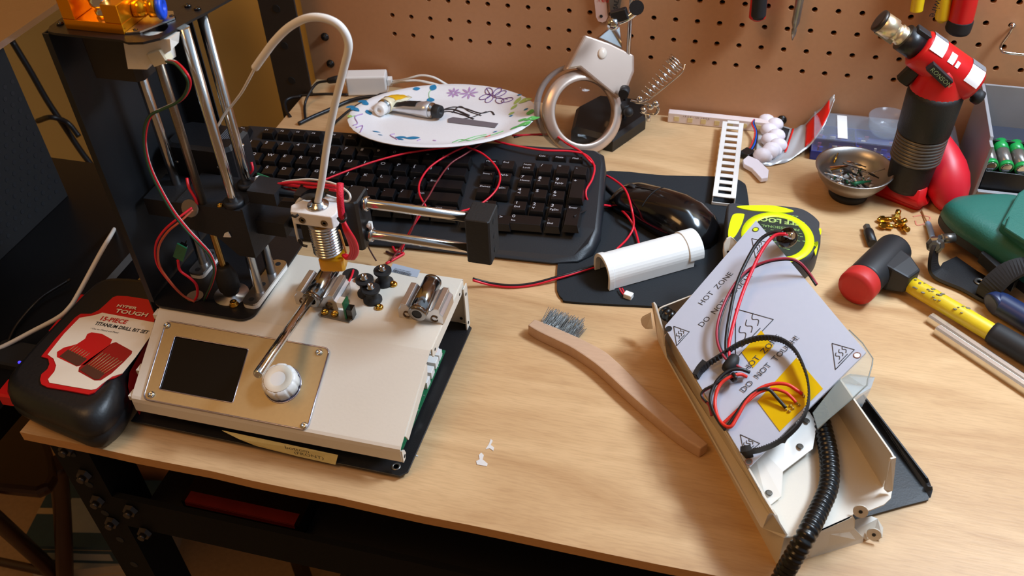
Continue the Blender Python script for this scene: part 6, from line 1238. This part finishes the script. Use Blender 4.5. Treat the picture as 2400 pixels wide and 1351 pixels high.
hose('corrugated_hose', [g(1556, 732, .043), g(1570, 742, .044), g(1592, 752, .044), g(1625, 770, .043), g(1680, 800, .043)], .0062, 'short piece of black corrugated hose in the rear corner of the cover')
# heated bed
bL, bB, bT = g(1558, 766, .0575), g(1756, 1095, .0575), g(1772, 518, .092)
BN = (bB - bL).cross(bT - bL).normalized(); BN = BN if BN.z > 0 else -BN
def q(u, v, e=0.0): return gp(u, v, bL, BN, e)
HB = thing('heated_bed', q(1775, 800), 'grey white heated plate printed HOT ZONE lying tilted on the white cover', 'heated plate')
bedm = mat('bed_white', (186, 190, 204), .16, noise=.02, scale=200, coat=.35)
co = [q(1772, 517), q(2030, 826), q(2022, 834), q(1757, 1094), q(1754, 1092), q(1558, 768), q(1560, 763)]
b = MB(); b.loft([[p - BN * .0016 for p in co], co]); b.build('plate', bedm, HB)
lk_ = mat('bed_print', (58, 58, 62), .5)
def btext(s_, a, c_, size=None, e=.0002):
    A0, A1 = q(*a, e), q(*c_, e); vs, _ = text_geo(s_); w = max(v[0] for v in vs); sz = (A1 - A0).length / w; x = (A1 - A0).normalized(); bb = MB(); yy = BN.cross(x); bb.text(s_, fr(A0, x, yy), sz, ys=.92); bb.build('warning_text', lk_, HB)
btext('HOT  ZONE', (1645, 717), (1719, 642)); btext('DO  NOT  TOUCH!', (1645, 768), (1764, 648)); btext('HOT  ZONE', (1751, 872), (1832, 790), e=.0008); btext('DO  NOT  TOUCH!', (1744, 921), (1874, 793), e=.0008)
def btri(pts, wv, r=.00035, nm='hot_symbol'):
    bb = MB(); P = [q(*p, .0002) for p in pts]
    for i in range(3): bb.tube([P[i], P[(i + 1) % 3]], r, 5, raw=True, flat=.3)
    # waves and ground line in triangle coordinates
    ax, c_ = P[0], P[2]; edge = (P[1] - P[2]); tip = P[0]
    mid = (P[1] + P[2]) / 2; H_ = P[0] - mid
    for k in range(3):
        st = P[2].lerp(P[1], .34 + .17 * k) + H_ * .20; dv = H_ * .34 + (P[1] - P[2]) * .06; pv = (P[1] - P[2]).normalized(); w = []
        for j in range(13): t = j / 12; w.append(st + dv * t + pv * (dv.length * .20 * math.sin(t * 2 * math.pi)))
        bb.tube(w, r, 5, raw=True, flat=.3)
    l0 = P[2].lerp(P[1], .18).lerp(P[0], .10); l1 = P[2].lerp(P[1], .72).lerp(P[0], .10); bb.tube([l0, l1], r, 5, raw=True, flat=.3)
    bb.build(nm, lk_, HB)
btri([(1579, 765), (1616, 778), (1586, 811)], 0); btri([(1724, 724), (1813, 749), (1724, 842)], 0, .0004); btri([(1950, 805), (2003, 820), (1958, 867)], 0); btri([(1735, 1019), (1781, 1040), (1745, 1068)], 0); btri([(1762, 559), (1797, 568), (1771, 605)], 0)
for k, (p, m_) in enumerate((((2009, 833), mat('pad_ring', (150, 110, 96), .4)), ((1567, 771), ink), ((1771, 538), mat('ring_dark', (90, 96, 60), .4)), ((1755, 1083), mat('pad_ring', (150, 110, 96), .4)))):
    b = MB(); n_ = 20; xx_ = (bT - bL).normalized(); yy_ = BN.cross(xx_); c0 = q(*p, .0003); b.tube([c0 + xx_ * (.0026 * math.cos(2 * math.pi * i / n_)) + yy_ * (.0026 * math.sin(2 * math.pi * i / n_)) for i in range(n_ + 1)], .0005, 6, raw=True, flat=.4)
    b.add([c0 + xx_ * (.0023 * math.cos(2 * math.pi * i / n_)) + yy_ * (.0023 * math.sin(2 * math.pi * i / n_)) for i in range(n_)], [list(range(n_))], None, 1); b.build('corner_hole', [m_, (wl if k == 0 else ink if k == 1 else lime if k == 2 else alu)], HB)
def sq4(nm, pts, e=.00035, m_=kapton): bb = MB(); P = [q(*p, e) for p in pts]; bb.loft([P, [p + BN * .0002 for p in P]]); return bb.build(nm, m_, HB)
kap = mat('kapton_film', (232, 186, 10), .16, noise=.1, scale=90, alpha=.82, coat=.4)
sq4('amber_tape', [(1867, 839), (1929, 912), (1828, 1012), (1775, 941)], m_=kap); sq4('amber_tape', [(1784, 775), (1813, 812), (1765, 863), (1739, 827)], m_=kap)
b = MB(); random.seed(6)
for (u, v) in ((1842, 960), (1850, 965), (1858, 958), (1866, 945), (1872, 950), (1880, 925), (1884, 930), (1853, 952)): b.ball(q(u, v, .0010), .0014, 8, 5)
b.build('solder_joint', mat('solder_gold', (206, 176, 96), .3, metal=.8, noise=.1), HB)
# glass beneath the bed and a zip bag
def under(p, e): return q(p[0], p[1], e)
GL = [(1990, 775), (2022, 806), (2046, 842), (2044, 858), (2034, 892), (2032, 904), (1998, 936), (1940, 985), (1917, 1008), (1905, 970), (1960, 900)]
b = MB(); P = [under(p, -.0030) for p in GL]; b.loft([P, [p + BN * .0011 for p in P]]); tag(b.build('glass_sheet', mat('sheet_glass', (196, 206, 200), .05, alpha=.22, noise=.01, spec=.8)), 'broken clear glass sheet poking out under the right corner of the plate', 'glass')
b = MB(); P = [under(p, -.0032) for p in GL]; b.tube([P[i] + BN * .0006 for i in range(0, 9)], .0005, 6, raw=True); b.build('chipped_edge', mat('glass_edge', (120, 122, 112), .3), bpy.data.objects['glass_sheet'])
b = MB(); P = at([(1968, 892, .062), (1990, 882, .07), (2050, 886, .05), (2040, 915, .045), (2020, 955, .03), (1998, 938, .06), (1980, 910, .075)]); b.loft([P, [p + Vector((0, 0, .0008 + .002 * (i % 2))) for i, p in enumerate(P)]]); tag(b.build('zip_bag', mat('bag_film', (184, 206, 220), .15, alpha=.42, noise=.1)), 'crumpled clear zip bag hanging over the right side of the cover', 'bag')
# wires on the bed
def bw(pts, r, m_, label, par=None, n=8, nm='bed_wire'):
    P = [q(u, v, e) for u, v, e in pts]; bb = MB(); bb.tube(P, r, 8, n=n); o = bb.build(nm, m_, HB); return o
bw([(1836, 545, .022), (1808, 546, .022), (1778, 566, .020), (1750, 612, .017), (1726, 668, .014), (1711, 735, .012), (1702, 795, .009), (1704, 838, .007), (1716, 862, .005)], .0015, black_wire, '')
bw([(1842, 549, .022), (1815, 553, .022), (1788, 584, .020), (1760, 640, .016), (1738, 695, .013), (1720, 755, .011), (1708, 812, .008), (1712, 850, .006)], .0015, red_wire, '')
bw([(1915, 668, -.004), (1895, 638, .004), (1872, 614, .012), (1845, 606, .016), (1800, 612, .017), (1758, 630, .015), (1725, 662, .014), (1697, 712, .012), (1681, 765, .011), (1683, 808, .010), (1702, 843, .009), (1728, 858, .007), (1743, 868, .005)], .0011, mat('wine_wire', (160, 40, 60), .45, noise=.05), '')
bw([(1913, 670, -.004), (1893, 641, .003), (1870, 617, .010), (1845, 609, .014), (1800, 615, .015), (1760, 633, .013), (1728, 665, .012), (1700, 716, .011), (1685, 768, .010), (1687, 810, .009), (1705, 845, .008)], .0010, black_wire, '')
bw([(1757, 873, .004), (1735, 866, .008), (1708, 870, .009), (1682, 892, .008), (1666, 925, .006), (1668, 955, .004), (1683, 985, .0035), (1700, 1008, .003)], .0015, black_wire, '')
bw([(1750, 884, .003), (1735, 878, .007), (1712, 884, .009), (1688, 902, .008), (1676, 935, .006), (1679, 968, .004), (1692, 993, .004), (1712, 1001, .005), (1728, 978, .006), (1750, 940, .008), (1780, 912, .009), (1815, 900, .009), (1845, 902, .008), (1866, 914, .005), (1880, 924, .002)], .0014, mat('orange_red_wire', (220, 46, 30), .45, noise=.05), '')
bw([(1695, 993, .003), (1722, 968, .005), (1748, 945, .007), (1780, 920, .007), (1812, 913, .007), (1840, 920, .006), (1855, 932, .004), (1866, 944, .002)], .0013, mat('orange_red_wire', (220, 46, 30), .45), '')
bw([(1702, 1004, .003), (1725, 972, .006), (1748, 938, .008), (1778, 914, .009), (1802, 914, .008), (1822, 934, .005), (1842, 957, .002)], .0014, black_wire, '')
bw([(1722, 880, .004), (1695, 893, .006), (1665, 908, .006), (1646, 921, .004), (1648, 936, .003), (1662, 950, .002), (1668, 975, .001)], .0012, mat('wine_wire', (160, 40, 60), .45), '')
bw([(1728, 875, .006), (1698, 887, .008), (1672, 903, .008), (1650, 915, .006), (1644, 928, .004), (1656, 944, .003)], .0010, black_wire, '')
b = MB(); b.tube([q(1722, 838, .006), q(1716, 850, .007), q(1706, 862, .006), q(1700, 868, .004)], .0052, 12, rf=lambda i, n: .7 + .3 * math.sin(math.pi * min(1, (i + 2) / n))); b.build('rubber_sleeve', black_rubber, HB)
b = MB(); b.tube([q(1718, 876, .010), q(1724, 886, .011), q(1721, 893, .006), q(1714, 888, .003)], .0016, 6); b.build('zip_tie', black_plastic, HB)
# strain relief bushing standing over the top right edge
b = MB(); b.lathe([(.0075, 0), (.0088, .002), (.0088, .009), (.0065, .010), (.0045, .007)], q(1851, 566, .007), (BN + Vector((-.5, 0, 0))).normalized(), 24); b.build('cable_bushing', black_gloss, HB)
b = MB(); b.lathe([(.0030, 0), (.0034, .006), (.0028, .008)], q(1841, 552, .018), q(1858, 553, .020) - q(1841, 552, .018), 12); b.build('ferrule', steel, HB)
# toothed belt loop
bl = [(1630, 885, .004), (1648, 862, .006), (1690, 834, .008), (1735, 806, .009), (1785, 792, .009), (1830, 797, .009), (1862, 820, .009), (1884, 860, .009), (1896, 905, .008), (1894, 950, .007), (1876, 990, .007), (1848, 1020, .007), (1815, 1042, .007), (1782, 1055, .007), (1755, 1060, .006)]
P = [q(*p) for p in bl]; b = MB(); b.band(P, .006, .0011, up=BN, n=18, tf=lambda i: 2.2 if i % 3 == 0 else .9); BE = b.build('timing_belt', mat('belt_black', (22, 22, 24), .55, noise=.1)); tag(BE, 'loop of black toothed belt standing on the heated plate', 'belt')
b = MB(); b.band([q(1631, 884, .003), q(1640, 868, .004), q(1654, 852, .005)], .009, .004, up=BN, n=3); b.build('belt_end', black_rubber, BE)
b = MB(); b.band([q(1742, 1062, .004), q(1752, 1060, .005), q(1762, 1057, .005)], .010, .005, up=BN, n=3); b.build('belt_end', black_rubber, BE)
# ================================================================ drill bit case
DC = thing('drill_bit_case', g(210, 900, .0), 'black and red drill bit set case on the left corner of the bench', 'case')
ly = Vector((-.0544, .9985, 0)).normalized(); lx = Vector((ly.y, -ly.x, 0)); lo = g(213, 926, .047); DM_ = fr((lo.x, lo.y, 0), lx, ly)
ol = [(-.085, .0), (-.060, -.012), (-.02, -.022), (.004, -.027), (.016, -.020), (.020, -.004), (.016, .018), (.007, .036), (.005, .075), (.009, .100), (.010, .132), (.0, .148), (-.050, .150), (-.074, .144), (-.081, .125), (-.085, .08), (-.089, .03)]
def dr(k, z, sx=0): cx, cy = -.04, .07; return [(cx + (x - cx) * k, cy + (y - cy) * (1 - (1 - k) * .75), z) for x, y in crom2(ol)]
def crom2(P): return [(p.x, p.y) for p in crom([(x, y, 0) for x, y in P], 3, True)]
b = MB(); b.loft([dr(.86, .0003), dr(.93, .005), dr(.99, .014), dr(1.0, .021), dr(.985, .0225), dr(.985, .0245), dr(1.0, .026), dr(.985, .034), dr(.93, .0425), dr(.84, .0458), dr(.80, .0462)], DM_, 0, True); b.build('case_shell', mat('case_black', (20, 20, 22), .42, noise=.12, bump=.15, scale=300), DC)
for k, (y0, y1) in enumerate(((-.003, .019), (.036, .057), (.075, .095), (.110, .129))):
    b = MB(); b.box((-.0955, y0, .020), (-.068, y1, .0325), DM_, bev=.003); b.build('latch_tab', red_pl, DC)
b = MB(); RS = at([(299, 905, .026), (303, 872, .033), (340, 805, .036), (366, 765, .036), (352, 815, .030), (334, 890, .022), (322, 962, .012), (314, 950, .012), (303, 925, .020)]); b.loft([[Vector((p.x, p.y, .003)) for p in RS], RS]); b.build('red_side', red_pl, DC, bevel=.0008)
CZ = .0475
def cpz(pts, e, m_, nm, par, t=.0004, n=0):
    bb = MB(); P = [g(u, v, CZ + e) for u, v in pts]; P = crom(P, n, True) if n else P; bb.poly(P, (0, 0, t)); return bb.build(nm, m_, par)
cr = mat('card_red', (196, 20, 26), .35, noise=.03); cw = mat('card_white', (238, 226, 206), .4, noise=.02)
CD = cpz([(266, 699), (276, 696), (300, 697), (345, 704), (356, 708), (370, 724), (372, 732), (365, 745), (361, 760), (345, 792), (310, 842), (286, 878), (268, 888), (250, 893), (236, 908), (222, 922), (208, 927), (160, 918), (112, 910), (98, 903), (95, 893), (98, 880), (112, 868), (117, 856), (114, 843), (98, 838), (130, 798), (176, 748), (190, 738), (215, 738), (232, 730), (248, 716)], -.0010, cr, 'card_backing', DC, .0012)
cpz([(240, 734), (362, 757), (352, 790), (318, 838), (287, 876), (262, 884), (240, 900), (226, 912), (214, 915), (160, 906), (116, 898), (113, 890), (128, 872), (132, 858), (126, 842), (112, 832), (150, 784), (187, 746), (205, 743), (222, 740)], .0004, cw, 'card_front', CD)
def ctext(s_, a, c_, m_, par, size=1.0, ys=1.0, up=None, e=.001):
    A0, A1 = g(*a, CZ + e), g(*c_, CZ + e); vs, _ = text_geo(s_); w = max(v[0] for v in vs); sz = (A1 - A0).length / w; x = (A1 - A0).normalized(); bb = MB(); bb.text(s_, fr(A0, x, Vector((-x.y, x.x, 0))), sz, ys=ys, bold=.028 if s_[0] not in '\u2022' else 0); bb.build('lettering', m_, par)
cream = mat('cream_print', (232, 220, 196), .5)
ctext('HYPER', (272, 719), (318, 726), cream, CD, ys=.7); ctext('TOUGH', (268, 732), (342, 743), cream, CD, ys=.72)
ctext('15-PIECE', (231, 750), (294, 760), cr, CD, ys=1.0); ctext('TITANIUM DRILL BIT SET', (221, 761), (345, 783), ink, CD, ys=1.15); ctext('\u2022 Use on Wood and Metal', (211, 771), (276, 782), ink, CD)
dkr = mat('card_dark_red', (150, 16, 20), .4, noise=.1)
cpz([(215, 780), (240, 784), (263, 797), (258, 810), (235, 828), (200, 856), (180, 860), (134, 838), (134, 826), (150, 816), (180, 808), (200, 795), (205, 784)], .0006, cr, 'case_picture', CD)
cpz([(262, 806), (272, 803), (310, 824), (309, 830), (290, 850), (262, 876), (236, 893), (222, 893), (184, 872), (186, 862), (210, 843), (240, 822)], .0006, dkr, 'case_picture', CD)
cpz([(140, 836), (160, 820), (204, 842), (186, 858), (178, 858)], .0009, mat('picture_brown', (84, 44, 30), .5), 'bit_holder_picture', CD); cpz([(188, 868), (205, 854), (246, 876), (232, 890), (222, 890)], .0009, mat('picture_brown', (84, 44, 30), .5), 'bit_holder_picture', CD)
b = MB()
for k in range(8): a = g(207 + k * 5.2, 856 + k * 2.9, CZ + .0014); c_ = g(253 + k * 6.5, 818 + k * 3, CZ + .0014); b.tube([a, a.lerp(c_, .75 + .03 * (k % 3))], .0004, 5, raw=True)
for k in range(7): a = g(162 + k * 5.5, 822 + k * 2.9, CZ + .0014); c_ = g(182 + k * 5.6, 806 + k * 3, CZ + .0014); b.tube([a, a.lerp(c_, .75)], .0003, 5, raw=True)
b.build('bit_picture', mat('picture_gold', (190, 140, 90), .4, metal=.3), CD)
